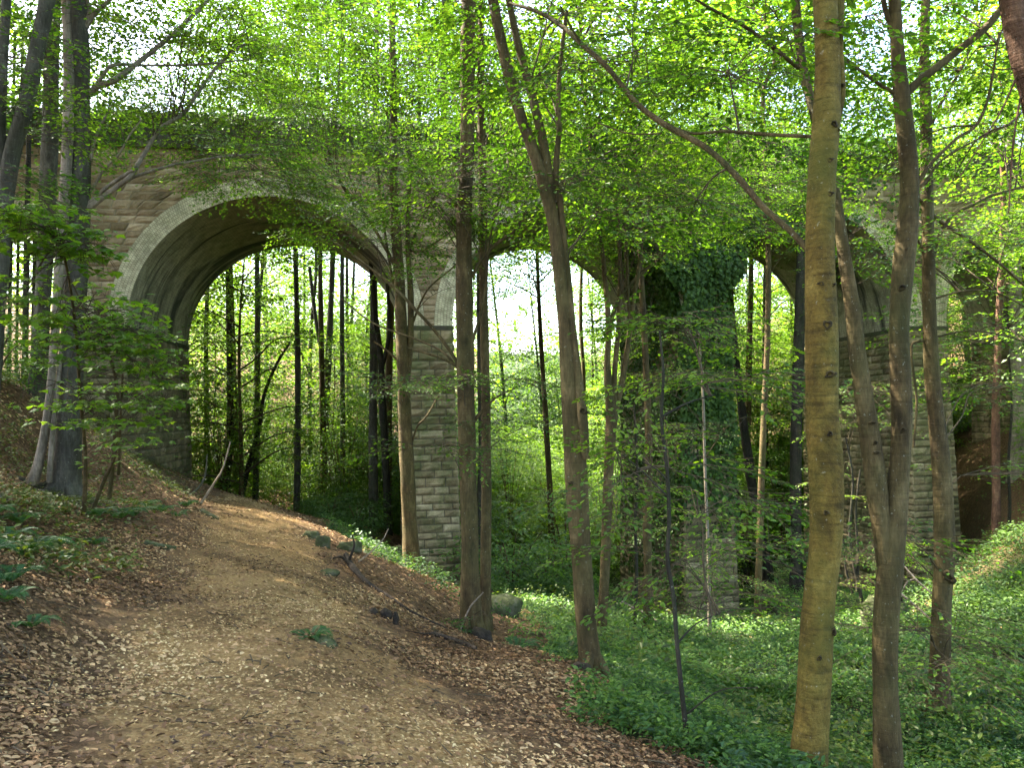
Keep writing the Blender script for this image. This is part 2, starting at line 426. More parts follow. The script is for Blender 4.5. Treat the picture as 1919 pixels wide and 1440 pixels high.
# ground sheet with graded resolution
def grade(a, b, n, c, p):
    t = np.linspace(-1, 1, n); s = np.sign(t) * np.abs(t) ** p
    return np.where(s < 0, c + s * (c - a), c + s * (b - c))
gx = grade(-75, 85, 420, 0, 1.9); gy = np.concatenate([np.linspace(-18, 2, 24, endpoint=False), 2 + 163 * np.linspace(0, 1, 380) ** 2.0])
X, Y = np.meshgrid(gx, gy, indexing='ij'); Z = ground(X, Y) - .35 * np.exp(-(stream_d(X, Y) / .9) ** 2) * (Y > 4) * (Y < 52)
def grid_faces(a, b):
    i = np.arange(a - 1)[:, None] * b; j = np.arange(b - 1)[None]
    return np.stack([i + j, i + b + j, i + b + j + 1, i + j + 1], -1).reshape(-1, 4)
V = np.stack([X, Y, Z], -1).reshape(-1, 3)
gm = MB(); F = grid_faces(len(gx), len(gy)); fc = V[F].mean(1)
gm.add(V, F, 0, cover_mask(fc[:, 0], fc[:, 1]), True)
m, nt, out = nodes('forest_floor'); L = nt.links
tc = N(nt, 'ShaderNodeTexCoord').outputs['Object']
soil = ramp(nt, noise(nt, tc, 9, 8, .7), [(.28, (.03, .018, .009)), (.5, (.095, .055, .026)), (.74, (.20, .125, .06))]).outputs[0]
speck = ramp(nt, noise(nt, tc, 42, 4, .6), [(.38, (.35, .33, .3)), (.62, (1.35, 1.3, 1.2))]).outputs[0]
soil = mix(nt, .8, soil, speck, 'MULTIPLY')
gr = ramp(nt, noise(nt, tc, 12, 6, .7), [(.3, (.010, .016, .006)), (.6, (.028, .045, .012)), (.8, (.05, .07, .02))]).outputs[0]
at = N(nt, 'ShaderNodeAttribute', attribute_name='tint')
col = mix(nt, at.outputs['Fac'], soil, gr)
pb = N(nt, 'ShaderNodeBsdfPrincipled'); pb.inputs['Roughness'].default_value = .95; pb.inputs['Specular IOR Level'].default_value = .15
L.new(col, pb.inputs['Base Color'])
b = N(nt, 'ShaderNodeBump'); b.inputs['Strength'].default_value = .8; b.inputs['Distance'].default_value = .03
L.new(noise(nt, tc, 25, 8, .7), b.inputs['Height']); L.new(b.outputs[0], pb.inputs['Normal']); L.new(pb.outputs[0], out.inputs[0])
GROUND_MAT = m
tag(gm.build('ground', GROUND_MAT), kind='structure')

# path sheet
m, nt, out = nodes('trodden_path'); L = nt.links
tc = N(nt, 'ShaderNodeTexCoord').outputs['Object']
big = noise(nt, tc, .8, 4, .6)
c1 = ramp(nt, noise(nt, mapped(nt, tc, (1, .8, 1)), 30, 8, .72), [(.25, (.07, .041, .015)), (.48, (.21, .128, .050)), (.72, (.36, .24, .105))]).outputs[0]
dk = ramp(nt, big, [(.36, (.40, .38, .36)), (.58, (1, 1, 1))]).outputs[0]
col = mix(nt, .95, c1, dk, 'MULTIPLY')
soil2 = ramp(nt, noise(nt, tc, 9, 8, .7), [(.28, (.03, .018, .009)), (.5, (.095, .055, .026)), (.74, (.20, .125, .06))]).outputs[0]
at = N(nt, 'ShaderNodeAttribute', attribute_name='tint')
wsum = N(nt, 'ShaderNodeMath', operation='MULTIPLY_ADD'); wsum.inputs[1].default_value = .9; L.new(noise(nt, tc, 2.6, 6, .7), wsum.inputs[0]); L.new(at.outputs['Fac'], wsum.inputs[2])
wf = ramp(nt, wsum.outputs[0], [(.78, (0, 0, 0)), (1.0, (1, 1, 1))]).outputs[0]
col = mix(nt, wf, col, soil2)
pb = N(nt, 'ShaderNodeBsdfPrincipled'); pb.inputs['Roughness'].default_value = .95; pb.inputs['Specular IOR Level'].default_value = .15
L.new(col, pb.inputs['Base Color'])
b = N(nt, 'ShaderNodeBump'); b.inputs['Strength'].default_value = .7; b.inputs['Distance'].default_value = .02
L.new(noise(nt, tc, 40, 8, .7), b.inputs['Height']); L.new(b.outputs[0], pb.inputs['Normal']); L.new(pb.outputs[0], out.inputs[0])
ty = np.concatenate([np.linspace(-14, 2, 40, endpoint=False), 2 + 36 * np.linspace(0, 1, 260) ** 1.7]); tw = np.linspace(-1, 1, 41)
Yp, Wp = np.meshgrid(ty, tw, indexing='ij')
cx = np.interp(Yp, _py, _px); hw = np.interp(Yp, _py, _pw) + .22 * np.sin(Yp * 1.3 + (Wp > 0)) + .15 * np.sin(Yp * 2.9 + 1) + .08 * np.sin(Yp * 7 + 3 * (Wp > 0))
Xp = cx + hw * Wp; Zp = ground(Xp, Yp) + .035 * (1 - np.abs(Wp) ** 3) - .012
pm = MB(); Fp = grid_faces(len(ty), len(tw))[:, ::-1]; pm.add(np.stack([Xp, Yp, Zp], -1).reshape(-1, 3), Fp, 0, np.abs(Wp.ravel()[Fp].mean(1)) ** 1.5 * .75, True)
tag(pm.build('path', m), kind='structure')

# stream water
sy = np.linspace(5, 50, 90); sw = np.linspace(-1, 1, 7)
Ys, Ws = np.meshgrid(sy, sw, indexing='ij'); cxs = np.interp(Ys, [-5, 6, 12, 15, 20, 27, 33, 40, 52], [16, 13, 10.6, 9.6, 8.6, 9.2, 10.6, 12.2, 14])
wm_ = MB(); wm_.add(np.stack([cxs + .75 * Ws, Ys, smooth_h(cxs, Ys) - .22], -1).reshape(-1, 3), grid_faces(90, 7), 0, None, True)
m, nt, out = nodes('dark_stream_water')
pb = N(nt, 'ShaderNodeBsdfPrincipled'); pb.inputs['Base Color'].default_value = (.020, .017, .012, 1); pb.inputs['Roughness'].default_value = .12
tc = N(nt, 'ShaderNodeTexCoord').outputs['Object']
b = N(nt, 'ShaderNodeBump'); b.inputs['Strength'].default_value = .3; b.inputs['Distance'].default_value = .03
nt.links.new(noise(nt, tc, 7, 4), b.inputs['Height']); nt.links.new(b.outputs[0], pb.inputs['Normal']); nt.links.new(pb.outputs[0], out.inputs[0])
tag(wm_.build('stream_water', m), kind='structure')

# ------------------------------------------------------------------ fallen leaves on the floor
def litter(n, ylo, yhi, xlo, xhi, size, onpath, name, mat, lod, pw=1.0):
    u = R.random(n); y = ylo + (yhi - ylo) * u ** pw
    x = R.uniform(0, 1, n) * (np.interp(y, [0, 40], [xhi + 3, xhi + 16]) - np.interp(y, [0, 40], [xlo - 3, xlo - 16])) + np.interp(y, [0, 40], [xlo - 3, xlo - 16])
    pd = path_d(x, y); keep = (R.random(n) > cover_mask(x, y) * .88) & (stream_d(x, y) > .8)
    pat = .5 + .5 * np.sin(1.9 * x + .8 * y) * np.sin(1.3 * y - 1.7 * x) + .35 * np.sin(4.1 * x + 1) * np.sin(3.3 * y)
    keep &= (R.random(n) < np.clip(1.5 - pd + .5 * (pat - .5), 0, 1) * np.clip(.25 + pat, .2, 1)) if onpath else (R.random(n) < np.clip((pd - .5 + .5 * (pat - .5)) * 1.3, .2, 1))
    x, y, pd = x[keep], y[keep], pd[keep]; k = len(x)
    e = .05; dzx = (smooth_h(x + e, y) - smooth_h(x - e, y)) / (2 * e); dzy = (smooth_h(x, y + e) - smooth_h(x, y - e)) / (2 * e)
    nr = np.stack([-dzx, -dzy, np.ones(k)], -1) + R.normal(0, .32, (k, 3)) * [1, 1, 0]
    a = R.uniform(0, 2 * PI, k); d = np.stack([np.cos(a), np.sin(a), dzx * np.cos(a) + dzy * np.sin(a) + R.normal(0, .22, k)], -1)
    z = ground(x, y) + np.where(pd < 1, .035 * (1 - np.clip(pd, 0, 1) ** 3), 0) + R.uniform(.004, .03, k)
    mb = MB(); patch = .5 + .28 * np.sin(x * 1.7 + y) * np.sin(y * 1.1 - .6 * x) + R.normal(0, .20, k)
    leaves(mb, np.stack([x, y, z], -1), d, nr, R.uniform(.55, 1.25, k) * size * np.interp(y, [4, 12, 30], [1, 1.25, 2.2]), 0, np.clip(patch, 0, 1), lod, .58)
    return tag(mb.build(name, mat), kind='stuff')
def litter_mat(name, stops):
    m, nt, out = nodes(name)
    a = N(nt, 'ShaderNodeAttribute', attribute_name='tint')
    c = ramp(nt, a.outputs['Fac'], stops).outputs[0]
    pb = N(nt, 'ShaderNodeBsdfPrincipled'); pb.inputs['Roughness'].default_value = .75; pb.inputs['Specular IOR Level'].default_value = .3
    nt.links.new(c, pb.inputs['Base Color']); nt.links.new(pb.outputs[0], out.inputs[0]); return m
LIT_DARK = litter_mat('brown_fallen_leaf', [(0, (.038, .019, .009)), (.4, (.15, .078, .032)), (.7, (.27, .155, .066)), (1, (.46, .31, .15))])
LIT_PALE = litter_mat('pale_fallen_leaf', [(0, (.08, .044, .016)), (.35, (.235, .143, .055)), (.7, (.38, .255, .105)), (1, (.55, .41, .20))])
a = litter(110000, 2.6, 12, -2.0, .6, .046, False, 'fallen_leaves', LIT_DARK, 0, 1.5); a['label'] = 'brown fallen beech leaves carpeting the slopes beside the path'
a = litter(48000, 11, 36, -3, 2.5, .062, False, 'distant_fallen_leaves', LIT_DARK, 1, 1.2); a['label'] = 'brown fallen leaves covering the farther slopes under the viaduct'
a = litter(210000, 2.6, 30, -1.6, -.2, .027, True, 'path_leaves', LIT_PALE, 1, 2.2); a['label'] = 'pale trampled leaf flakes strewn over the footpath'

# small twigs in the litter
n = 700; y = 2.8 + 22 * R.random(n) ** 1.6; x = R.uniform(-1, 1, n) * (2 + .3 * y) + np.interp(y, _py, _px) + 1.0; a = R.uniform(0, PI, n); l = R.uniform(.06, .32, n)
k = (cover_mask(x, y) < .5); x, y, a, l = x[k], y[k], a[k], l[k]
A = np.stack([x, y, ground(x, y) + .035], -1); xb, yb = x + l * np.cos(a), y + l * np.sin(a); B = np.stack([xb, yb, ground(xb, yb) + .04], -1)
mb = MB(); w_ = R.uniform(.002, .006, len(x))
M_ = (A + B) / 2 + R.normal(0, .02, A.shape) * [1, 1, .3] + [0, 0, .008]
for q0, q1 in ((A, M_), (M_, B)):
    t_ = q1 - q0; o1 = np.cross(t_, [.31, .82, .2]); o1 /= np.linalg.norm(o1, axis=1)[:, None]; o2 = np.cross(t_, o1); o2 /= np.linalg.norm(o2, axis=1)[:, None]; w3 = w_[:, None]
    c3 = [o1, -.5 * o1 + .87 * o2, -.5 * o1 - .87 * o2]; V = np.stack([q + w3 * c for q in (q0, q1) for c in c3], 1).reshape(-1, 3); bs = (np.arange(len(q0)) * 6)[:, None]
    mb.add(V, np.concatenate([bs + np.array([[0, 1, 4, 3]]), bs + np.array([[1, 2, 5, 4]]), bs + np.array([[2, 0, 3, 5]])]))
o = tag(mb.build('twig_litter', TWIG), 'small broken twigs scattered among the fallen leaves', kind='stuff')

# ------------------------------------------------------------------ green ground cover
def cover(n, ylo, yhi, size, name, mat, lod, xfun, h=.22, pw=1.4, per=6, mask=cover_mask):
    y = ylo + (yhi - ylo) * R.random(n) ** pw; lo, hi = xfun(y); x = lo + (hi - lo) * R.random(n)
    dens = .55 + .45 * np.sin(1.3 * x + .7 * y) * np.sin(.9 * y - 1.1 * x)
    keep = (R.random(n) < mask(x, y) * dens) & (stream_d(x, y) > .55); x, y = x[keep], y[keep]; n = len(x); z = ground(x, y)
    base = np.stack([x, y, z], -1).repeat(per, 0)
    hh = h * (.55 + .7 * (.5 + .5 * np.sin(2.3 * x + 1.3 * y) * np.sin(1.7 * y))).repeat(per) * R.uniform(.15, 1.25, n * per)
    a = R.uniform(0, 2 * PI, n * per); sp = R.uniform(.02, .12, n * per)
    pos = base + np.stack([np.cos(a) * sp, np.sin(a) * sp, hh], -1)
    d = np.stack([np.cos(a), np.sin(a), R.normal(-.05, .38, n * per)], -1)
    nr = np.stack([R.normal(0, .35, n * per), R.normal(0, .35, n * per), np.ones(n * per)], -1)
    t = np.clip(.48 + .22 * np.sin(.8 * x + 1.9 * y).repeat(per) + R.normal(0, .28, n * per), 0, 1)
    mb = MB(); leaves(mb, pos, d, nr, R.uniform(.6, 1.2, n * per) * size, 0, t, lod, .55)
    return tag(mb.build(name, mat), kind='stuff')
wedge = lambda y: (np.interp(y, [4, 12, 30, 45], [.6, -.2, -3, -8]), y * .70 + 1.0)
o = cover(1300, 8, 22, .095, 'tall_herbs', LEAF_BANK, 0, wedge, .55, 1.2, 9); o['label'] = 'taller pale herbs poking up through the low ground cover'
o = cover(46000, 4.6, 13.5, .057, 'ground_cover', LEAF_GARLIC, 0, wedge, .2, 1.3); o['label'] = 'low leafy green plants covering the valley floor near the trunks'
o = cover(52000, 12.5, 48, .105, 'distant_ground_cover', LEAF_GARLIC, 1, wedge, .3, 1.25); o['label'] = 'low leafy green plants covering the valley floor under the arches'
ivym = lambda x, y: np.clip((x - np.interp(y, [12, 16, 20, 26], [9.9, 10.0, 9.6, 12])) / .4, 0, 1)
o = cover(7000, 13.5, 25, .12, 'bank_ivy', LEAF_IVY, 1, lambda y: (y * 0 + 9, y * .72 + 3), .38, 1.0, 7, ivym); o['label'] = 'dark ivy blanketing the right stream bank'
bankm = lambda x, y: np.clip((np.interp(y, _py, _px) - 1.5 - x) / 1.2, 0, 1)
o = cover(9000, 7, 30, .085, 'bank_plants', LEAF_BANK, 1, lambda y: (-y * .75, np.interp(y, _py, _px)), .16, 1.1, 5, bankm); o['label'] = 'sparse low plants on the leafy left bank'
o = cover(1600, 16, 31, .1, 'path_edge_plants', LEAF_GARLIC, 1, lambda y: (np.interp(y, _py, _px) + 2.6, np.interp(y, _py, _px) + 4.4), .3, 1.0, 6, lambda x, y: np.ones_like(x)); o['label'] = 'low green plants between the path edge and the pier'

R = np.random.default_rng(12)
# ------------------------------------------------------------------ viaduct
TH = math.radians(9.0)
Z0 = 27.0
PX1 = P(190, 560, Z0)
VO = np.array([PX1[0], PX1[1], 0.0])
ZS, ZC, RISE, RING = 3.35, 9.75, 4.75, .68
PIER = [-11.5, 0.0, 11.5, 22.34, 32.2, 42.0]
WID, PT = 8.3, .86        # deck width, half pier thickness at springing
viaduct = empty('viaduct', (VO[0], VO[1], 0), TH)
tag(viaduct, 'tall stone railway viaduct with brick arches crossing the wooded valley', 'viaduct')
def vw(s, t, z):
    return np.array([VO[0] + s * math.cos(TH) - t * math.sin(TH), VO[1] + s * math.sin(TH) + t * math.cos(TH), z])

def stone_mat(name, stops, mossc=(.062, .075, .022), moss=.72, stain=.65):
    m, nt, out = nodes(name); L = nt.links
    tc = N(nt, 'ShaderNodeTexCoord').outputs['Object']
    a = N(nt, 'ShaderNodeAttribute', attribute_name='tint')
    n = noise(nt, tc, 6.5, 7, .68)
    x = N(nt, 'ShaderNodeMix'); x.data_type = 'FLOAT'; x.inputs['Factor'].default_value = .55
    L.new(n, x.inputs['A']); L.new(a.outputs['Fac'], x.inputs['B'])
    c = ramp(nt, x.outputs['Result'], stops).outputs[0]
    st = ramp(nt, noise(nt, mapped(nt, tc, (1, 1, .35)), .55, 5, .65, .6), [(.40, (.22, .21, .20)), (.56, (1, 1, 1))]).outputs[0]
    c = mix(nt, stain, c, st, 'MULTIPLY')
    mm = ramp(nt, noise(nt, tc, 1.3, 6, .7), [(.40, (0, 0, 0)), (.60, (1, 1, 1))]).outputs[0]
    k = N(nt, 'ShaderNodeMath', operation='MULTIPLY'); k.inputs[1].default_value = moss; L.new(mm, k.inputs[0])
    c = mix(nt, k.outputs[0], c, mossc)
    pb = N(nt, 'ShaderNodeBsdfPrincipled'); pb.inputs['Roughness'].default_value = .93; pb.inputs['Specular IOR Level'].default_value = .2
    L.new(c, pb.inputs['Base Color'])
    b = N(nt, 'ShaderNodeBump'); b.inputs['Strength'].default_value = .9; b.inputs['Distance'].default_value = .04
    L.new(noise(nt, tc, 13, 8, .7), b.inputs['Height']); L.new(b.outputs[0], pb.inputs['Normal'])
    L.new(pb.outputs[0], out.inputs[0]); return m
STONE = stone_mat('rock_faced_stone', [(.2, (.085, .062, .030)), (.5, (.24, .18, .095)), (.8, (.40, .32, .185))])
STONE_WARM = stone_mat('warm_rock_faced_stone', [(.2, (.11, .070, .038)), (.5, (.29, .20, .115)), (.8, (.46, .35, .22))], moss=.25, stain=.45)
MORTAR_PALE = simple('pale_mortar', [(.3, (.16, .14, .095)), (.7, (.34, .30, .21))], 10, .95, .3)
STONE_DARK = stone_mat('sooty_stone', [(.2, (.03, .027, .02)), (.5, (.075, .065, .045)), (.8, (.14, .12, .085))], moss=.6)
MORTAR = simple('dark_mortar', [(.3, (.03, .027, .02)), (.7, (.09, .08, .06))], 10, .95, .3)

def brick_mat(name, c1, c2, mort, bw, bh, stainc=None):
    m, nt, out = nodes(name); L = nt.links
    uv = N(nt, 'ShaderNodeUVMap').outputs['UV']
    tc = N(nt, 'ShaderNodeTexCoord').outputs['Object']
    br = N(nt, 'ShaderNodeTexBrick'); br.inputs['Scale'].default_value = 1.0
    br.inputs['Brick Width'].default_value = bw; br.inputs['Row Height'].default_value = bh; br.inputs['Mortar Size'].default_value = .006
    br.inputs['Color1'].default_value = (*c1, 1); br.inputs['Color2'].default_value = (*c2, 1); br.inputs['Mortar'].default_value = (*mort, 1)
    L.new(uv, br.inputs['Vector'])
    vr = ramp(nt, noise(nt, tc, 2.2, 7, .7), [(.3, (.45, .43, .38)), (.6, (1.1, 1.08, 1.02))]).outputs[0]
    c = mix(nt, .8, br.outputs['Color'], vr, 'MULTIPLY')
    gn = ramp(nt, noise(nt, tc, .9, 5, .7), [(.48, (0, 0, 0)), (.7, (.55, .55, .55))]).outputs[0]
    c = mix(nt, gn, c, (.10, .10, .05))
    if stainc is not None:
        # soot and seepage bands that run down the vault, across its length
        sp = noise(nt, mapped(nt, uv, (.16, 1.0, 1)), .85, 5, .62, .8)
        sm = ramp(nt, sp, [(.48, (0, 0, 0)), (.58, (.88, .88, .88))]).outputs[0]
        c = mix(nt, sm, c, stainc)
    pb = N(nt, 'ShaderNodeBsdfPrincipled'); pb.inputs['Roughness'].default_value = .9; pb.inputs['Specular IOR Level'].default_value = .2
    L.new(c, pb.inputs['Base Color'])
    b = N(nt, 'ShaderNodeBump'); b.inputs['Strength'].default_value = .7; b.inputs['Distance'].default_value = .012
    iv = N(nt, 'ShaderNodeMath', operation='SUBTRACT'); iv.inputs[0].default_value = 1; L.new(br.outputs['Fac'], iv.inputs[1])
    L.new(iv.outputs[0], b.inputs['Height']); L.new(b.outputs[0], pb.inputs['Normal'])
    L.new(pb.outputs[0], out.inputs[0]); return m
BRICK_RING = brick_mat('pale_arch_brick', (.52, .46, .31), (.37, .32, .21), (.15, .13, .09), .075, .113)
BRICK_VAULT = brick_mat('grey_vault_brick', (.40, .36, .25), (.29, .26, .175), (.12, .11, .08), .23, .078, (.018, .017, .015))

def block(mb, c00, c10, c01, c11, nrm, tint, j=.011, out=.03):
    """one rock-faced block: four corners (lower left/right, upper left/right), bulging along nrm"""
    c00, c10, c01, c11 = map(np.asarray, (c00, c10, c01, c11)); nrm = np.asarray(nrm, float)
    w = np.linalg.norm(c10 - c00); h = np.linalg.norm(c01 - c00)
    if w < .04 or h < .04: return
    us = [j / w, .5 * (j / w) + .13, .5, 1 - .13 - .5 * j / w, 1 - j / w]; vs = [j / h, .3, .7, 1 - j / h]
    V = []
    for a, v in enumerate(vs):
        for b_, u in enumerate(us):
            p = (c00 * (1 - u) + c10 * u) * (1 - v) + (c01 * (1 - u) + c11 * u) * v
            e = (a in (0, 3)) or (b_ in (0, 4))
            V.append(p + nrm * (R.uniform(.0, .012) if e else out * R.uniform(.5, 1.7)))
    q = [(r * 5 + k, r * 5 + k + 1, r * 5 + k + 6, r * 5 + k + 5) for r in range(3) for k in range(4)]
    # returns into the joint
    n0 = 20; ring = [0, 1, 2, 3, 4, 9, 14, 19, 18, 17, 16, 15, 10, 5]
    V2 = [np.asarray(V[i]) - nrm * .05 for i in ring]
    q2 = [(ring[i], n0 + i, n0 + (i + 1) % 14, ring[(i + 1) % 14]) for i in range(14)]
    mb.add(np.array(V + V2), q + q2, 0, tint)

def course_wall(mb, frm, zs, spans, nrm_sign, avg=.62, tintb=.5, out=.03, back=True):
    """frm(u, z) -> local point; spans(z0, z1) -> list of (ul0, ur0, ul1, ur1)"""
    for i in range(len(zs) - 1):
        z0, z1 = zs[i], zs[i + 1]
        for ul0, ur0, ul1, ur1 in spans(z0, z1):
            if min(ur0 - ul0, ur1 - ul1) < .06 and max(ur0 - ul0, ur1 - ul1) < .12: continue
            L_ = max(ur0 - ul0, ur1 - ul1); n = max(1, int(round(L_ / avg)))
            cuts = (np.arange(n + 1) + np.concatenate([[0], R.uniform(-.28, .28, max(0, n - 1)), [0]])[:n + 1]) / n if n > 1 else np.array([0, 1.0])
            if n > 1 and i % 2: cuts[1:-1] += .5 / n * (1 if n > 2 else .3)
            cuts = np.clip(cuts, 0, 1)
            for k in range(n):
                a, b_ = cuts[k], cuts[k + 1]
                g = lambda u, lo, hi: lo + (hi - lo) * u
                block(mb, frm(g(a, ul0, ur0), z0), frm(g(b_, ul0, ur0), z0), frm(g(a, ul1, ur1), z1), frm(g(b_, ul1, ur1), z1), nrm_sign, np.clip(R.normal(tintb, .2), 0, 1), out=out)
            if back:
                q = [np.asarray(frm(ul0, z0)), np.asarray(frm(ur0, z0)), np.asarray(frm(ur1, z1)), np.asarray(frm(ul1, z1))]
                mb.add([p - np.asarray(nrm_sign) * .012 for p in q], [(0, 1, 2, 3)], 1)

def courses(z0, z1, h=.29):
    zs = [z0]
    while zs[-1] < z1 - .2: zs.append(zs[-1] + h * R.uniform(.82, 1.2))
    zs[-1] = z1; return zs

for i, sp in enumerate(PIER):
    # pier: battered shaft, four faces
    g0 = min(gz(*vw(sp, t, 0)[:2]) for t in (0, 4, 8)) - .6
    bat = .020
    hw = lambda z: PT + bat * (ZS - z)
    dp = lambda z: bat * (ZS - z)
    zs = courses(g0, ZS - .16)
    mb = MB()
    course_wall(mb, lambda u, z: (sp + u, -dp(z), z), zs, lambda a, b_: [(-hw(a), hw(a), -hw(b_), hw(b_))], (0, -1, 0), .6, .5, .045)
    course_wall(mb, lambda u, z: (sp - u, WID + dp(z), z), zs, lambda a, b_: [(-hw(a), hw(a), -hw(b_), hw(b_))], (0, 1, 0), .6, .5, .045)
    for sg in (-1, 1):
        course_wall(mb, lambda u, z: (sp + sg * hw(z), u if sg > 0 else WID - u, z), zs, lambda a, b_: [(-dp(a), WID + dp(a), -dp(b_), WID + dp(b_))], (sg, 0, 0), .7, .5, .04)
    mb.build('pier', [STONE, MORTAR], viaduct)
    # impost band
    ib = MB()
    for (z0, z1, pr) in ((ZS - .16, ZS - .07, .035), (ZS - .07, ZS + .0, .055)):
        ib.box((sp - PT - pr, -pr, z0), (sp + PT + pr, WID + pr, z1), 0, .4)
    ib.build('impost', [STONE_DARK], viaduct)

S0, S1 = -24.0, 52.0
gaps = [(PIER[i] + PT, PIER[i + 1] - PT) for i in range(len(PIER) - 1)]
def arch_cut(z, off):
    """half width of every arch's outer outline at height z"""
    o = []
    for a, b_ in gaps:
        A = (b_ - a) / 2 + off; B = RISE + off; q = (z - ZS) / B
        o.append(((a + b_) / 2, A * math.sqrt(max(0, 1 - q * q))))
    return o
def spans(z0, z1):
    c0, c1 = arch_cut(z0, RING - .05), arch_cut(z1, RING - .05)
    L0 = [S0] + [v for c, h in c0 for v in (c - h, c + h)] + [S1]; L1 = [S0] + [v for c, h in c1 for v in (c - h, c + h)] + [S1]
    if all(h < .01 for c, h in c0): return [(S0, S1, S0, S1)]
    return [(L0[k], L0[k + 1], L1[k], L1[k + 1]) for k in range(0, len(L0), 2)]
zs = courses(ZS, ZC, .285)
mb = MB(); course_wall(mb, lambda u, z: (u, 0, z), zs, spans, (0, -1, 0), .62, .48, .03)
mb.build('spandrel_wall', [STONE_WARM, MORTAR_PALE], viaduct)
mb = MB(); course_wall(mb, lambda u, z: (u, WID, z), courses(ZS, ZC, .4), spans, (0, 1, 0), 1.2, .48, .03)
mb.build('spandrel_wall', [STONE_WARM, MORTAR_PALE], viaduct)
for (za, zb, pr, mt, nm) in ((ZC, ZC + .22, .16, STONE_DARK, 'string_course'),):
    for t0, t1 in ((-pr, .3), (WID - .3, WID + pr)):
        mb = MB(); u = S0
        while u < S1:
            w = R.uniform(.9, 1.3); mb.box((u, t0 - R.uniform(0, .012), za), (min(u + w - .012, S1), t1, zb), 0, R.uniform(.2, .8)); u += w
        mb.build(nm, [mt], viaduct)
for t, sg in ((0, -1), (WID, 1)):
    mb = MB(); zs2 = courses(ZC + .22, ZC + 1.05, .27)
    course_wall(mb, lambda u, z: (u if sg < 0 else S0 + S1 - u, t, z), zs2, lambda a, b_: [(S0, S1, S0, S1)], (0, sg, 0), .7, .5, .03)
    course_wall(mb, lambda u, z: (S0 + S1 - u if sg < 0 else u, t - sg * .4, z), zs2, lambda a, b_: [(S0, S1, S0, S1)], (0, -sg, 0), 2.0, .5, .02)
    mb.build('parapet', [STONE_DARK, MORTAR], viaduct)
    mb = MB(); u = S0
    lo, hi = sorted((t + sg * .1, t - sg * .5))
    while u < S1:
        w = R.uniform(.8, 1.2); mb.box((u, lo, ZC + 1.05), (min(u + w - .01, S1), hi, ZC + 1.27 + R.uniform(-.01, .01)), 0, R.uniform(.2, .8)); u += w
    mb.build('coping', [STONE_DARK], viaduct)
mb = MB(); mb.box((S0, .42, ZC - .1), (S1, WID - .42, ZC + .3), 0); mb.build('deck', [simple('deck_gravel', [(.3, (.05, .045, .03)), (.7, (.14, .12, .08))], 12)], viaduct)
for a, b_ in gaps:
    A = (b_ - a) / 2; c = (a + b_) / 2; n = 64
    ph = np.linspace(0, PI, n + 1); r_in = np.stack([c - A * np.cos(ph), ZS + RISE * np.sin(ph)], -1); r_out = np.stack([c - (A + RING) * np.cos(ph), ZS + (RISE + RING) * np.sin(ph)], -1)
    arc = np.concatenate([[0], np.cumsum(np.linalg.norm(np.diff(r_in, axis=0), axis=1))])
    # vault (underside)
    mb = MB(); tt = np.linspace(0, WID, 9)
    V = np.array([[p[0], t, p[1]] for p in r_in for t in tt]); F = grid_faces(n + 1, 9)[:, ::-1]
    uvv = np.array([[u, t] for u in arc for t in tt])
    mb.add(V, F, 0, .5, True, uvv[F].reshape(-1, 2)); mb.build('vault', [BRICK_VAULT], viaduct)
    for t, sg in ((-.035, -1), (WID + .035, 1)):
        mb = MB()
        V = np.concatenate([np.stack([r_in[:, 0], np.full(n + 1, t), r_in[:, 1]], -1), np.stack([r_out[:, 0], np.full(n + 1, t), r_out[:, 1]], -1),
                            np.stack([r_out[:, 0], np.full(n + 1, t - sg * .1), r_out[:, 1]], -1), np.stack([r_in[:, 0], np.full(n + 1, t - sg * .1), r_in[:, 1]], -1)])
        k = np.arange(n); m1 = n + 1
        uv = np.concatenate([np.stack([arc, 0 * arc], -1), np.stack([arc, 0 * arc + RING], -1), np.stack([arc, 0 * arc + RING + .1], -1), np.stack([arc, 0 * arc - .1], -1)])
        F = np.concatenate([np.stack([k, k + 1, k + 1 + m1, k + m1], -1), np.stack([k + m1, k + 1 + m1, k + 1 + 2 * m1, k + 2 * m1], -1), np.stack([k + 3 * m1, k + 1 + 3 * m1, k + 1, k], -1)])
        if sg < 0: F = F
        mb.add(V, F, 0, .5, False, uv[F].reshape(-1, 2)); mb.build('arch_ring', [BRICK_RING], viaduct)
    # rubble fill that closes the spandrel above the vault: two walls behind the faces
# ------------------------------------------------------------------ trees
R = np.random.default_rng(21)
def prisms(mb, a, b, w0, w1, mat):
    a = np.asarray(a); b = np.asarray(b); w0 = np.broadcast_to(w0, (len(a),))[:, None]; w1 = np.broadcast_to(w1, (len(a),))[:, None]
    t = b - a; o1 = np.cross(t, [.31, .82, .2]); o1 /= np.linalg.norm(o1, axis=1)[:, None] + 1e-9
    o2 = np.cross(t, o1); o2 /= np.linalg.norm(o2, axis=1)[:, None] + 1e-9
    c = [o1, -.5 * o1 + .87 * o2, -.5 * o1 - .87 * o2]
    V = np.stack([a + w0 * c[0], a + w0 * c[1], a + w0 * c[2], b + w1 * c[0], b + w1 * c[1], b + w1 * c[2]], 1).reshape(-1, 3)
    bs = (np.arange(len(a)) * 6)[:, None]
    mb.add(V, np.concatenate([bs + np.array([[0, 1, 4, 3]]), bs + np.array([[1, 2, 5, 4]]), bs + np.array([[2, 0, 3, 5]])]), mat)

def sag_curve(a, b, k=5, sag=.12, wig=.06):
    t = np.linspace(0, 1, k)[:, None]; p = a * (1 - t) + b * t; l = np.linalg.norm(b - a)
    p[:, 2] += (np.sin(t[:, 0] * PI) * sag * l)
    p[1:-1] += R.normal(0, wig * l / k, (k - 2, 3)); return p

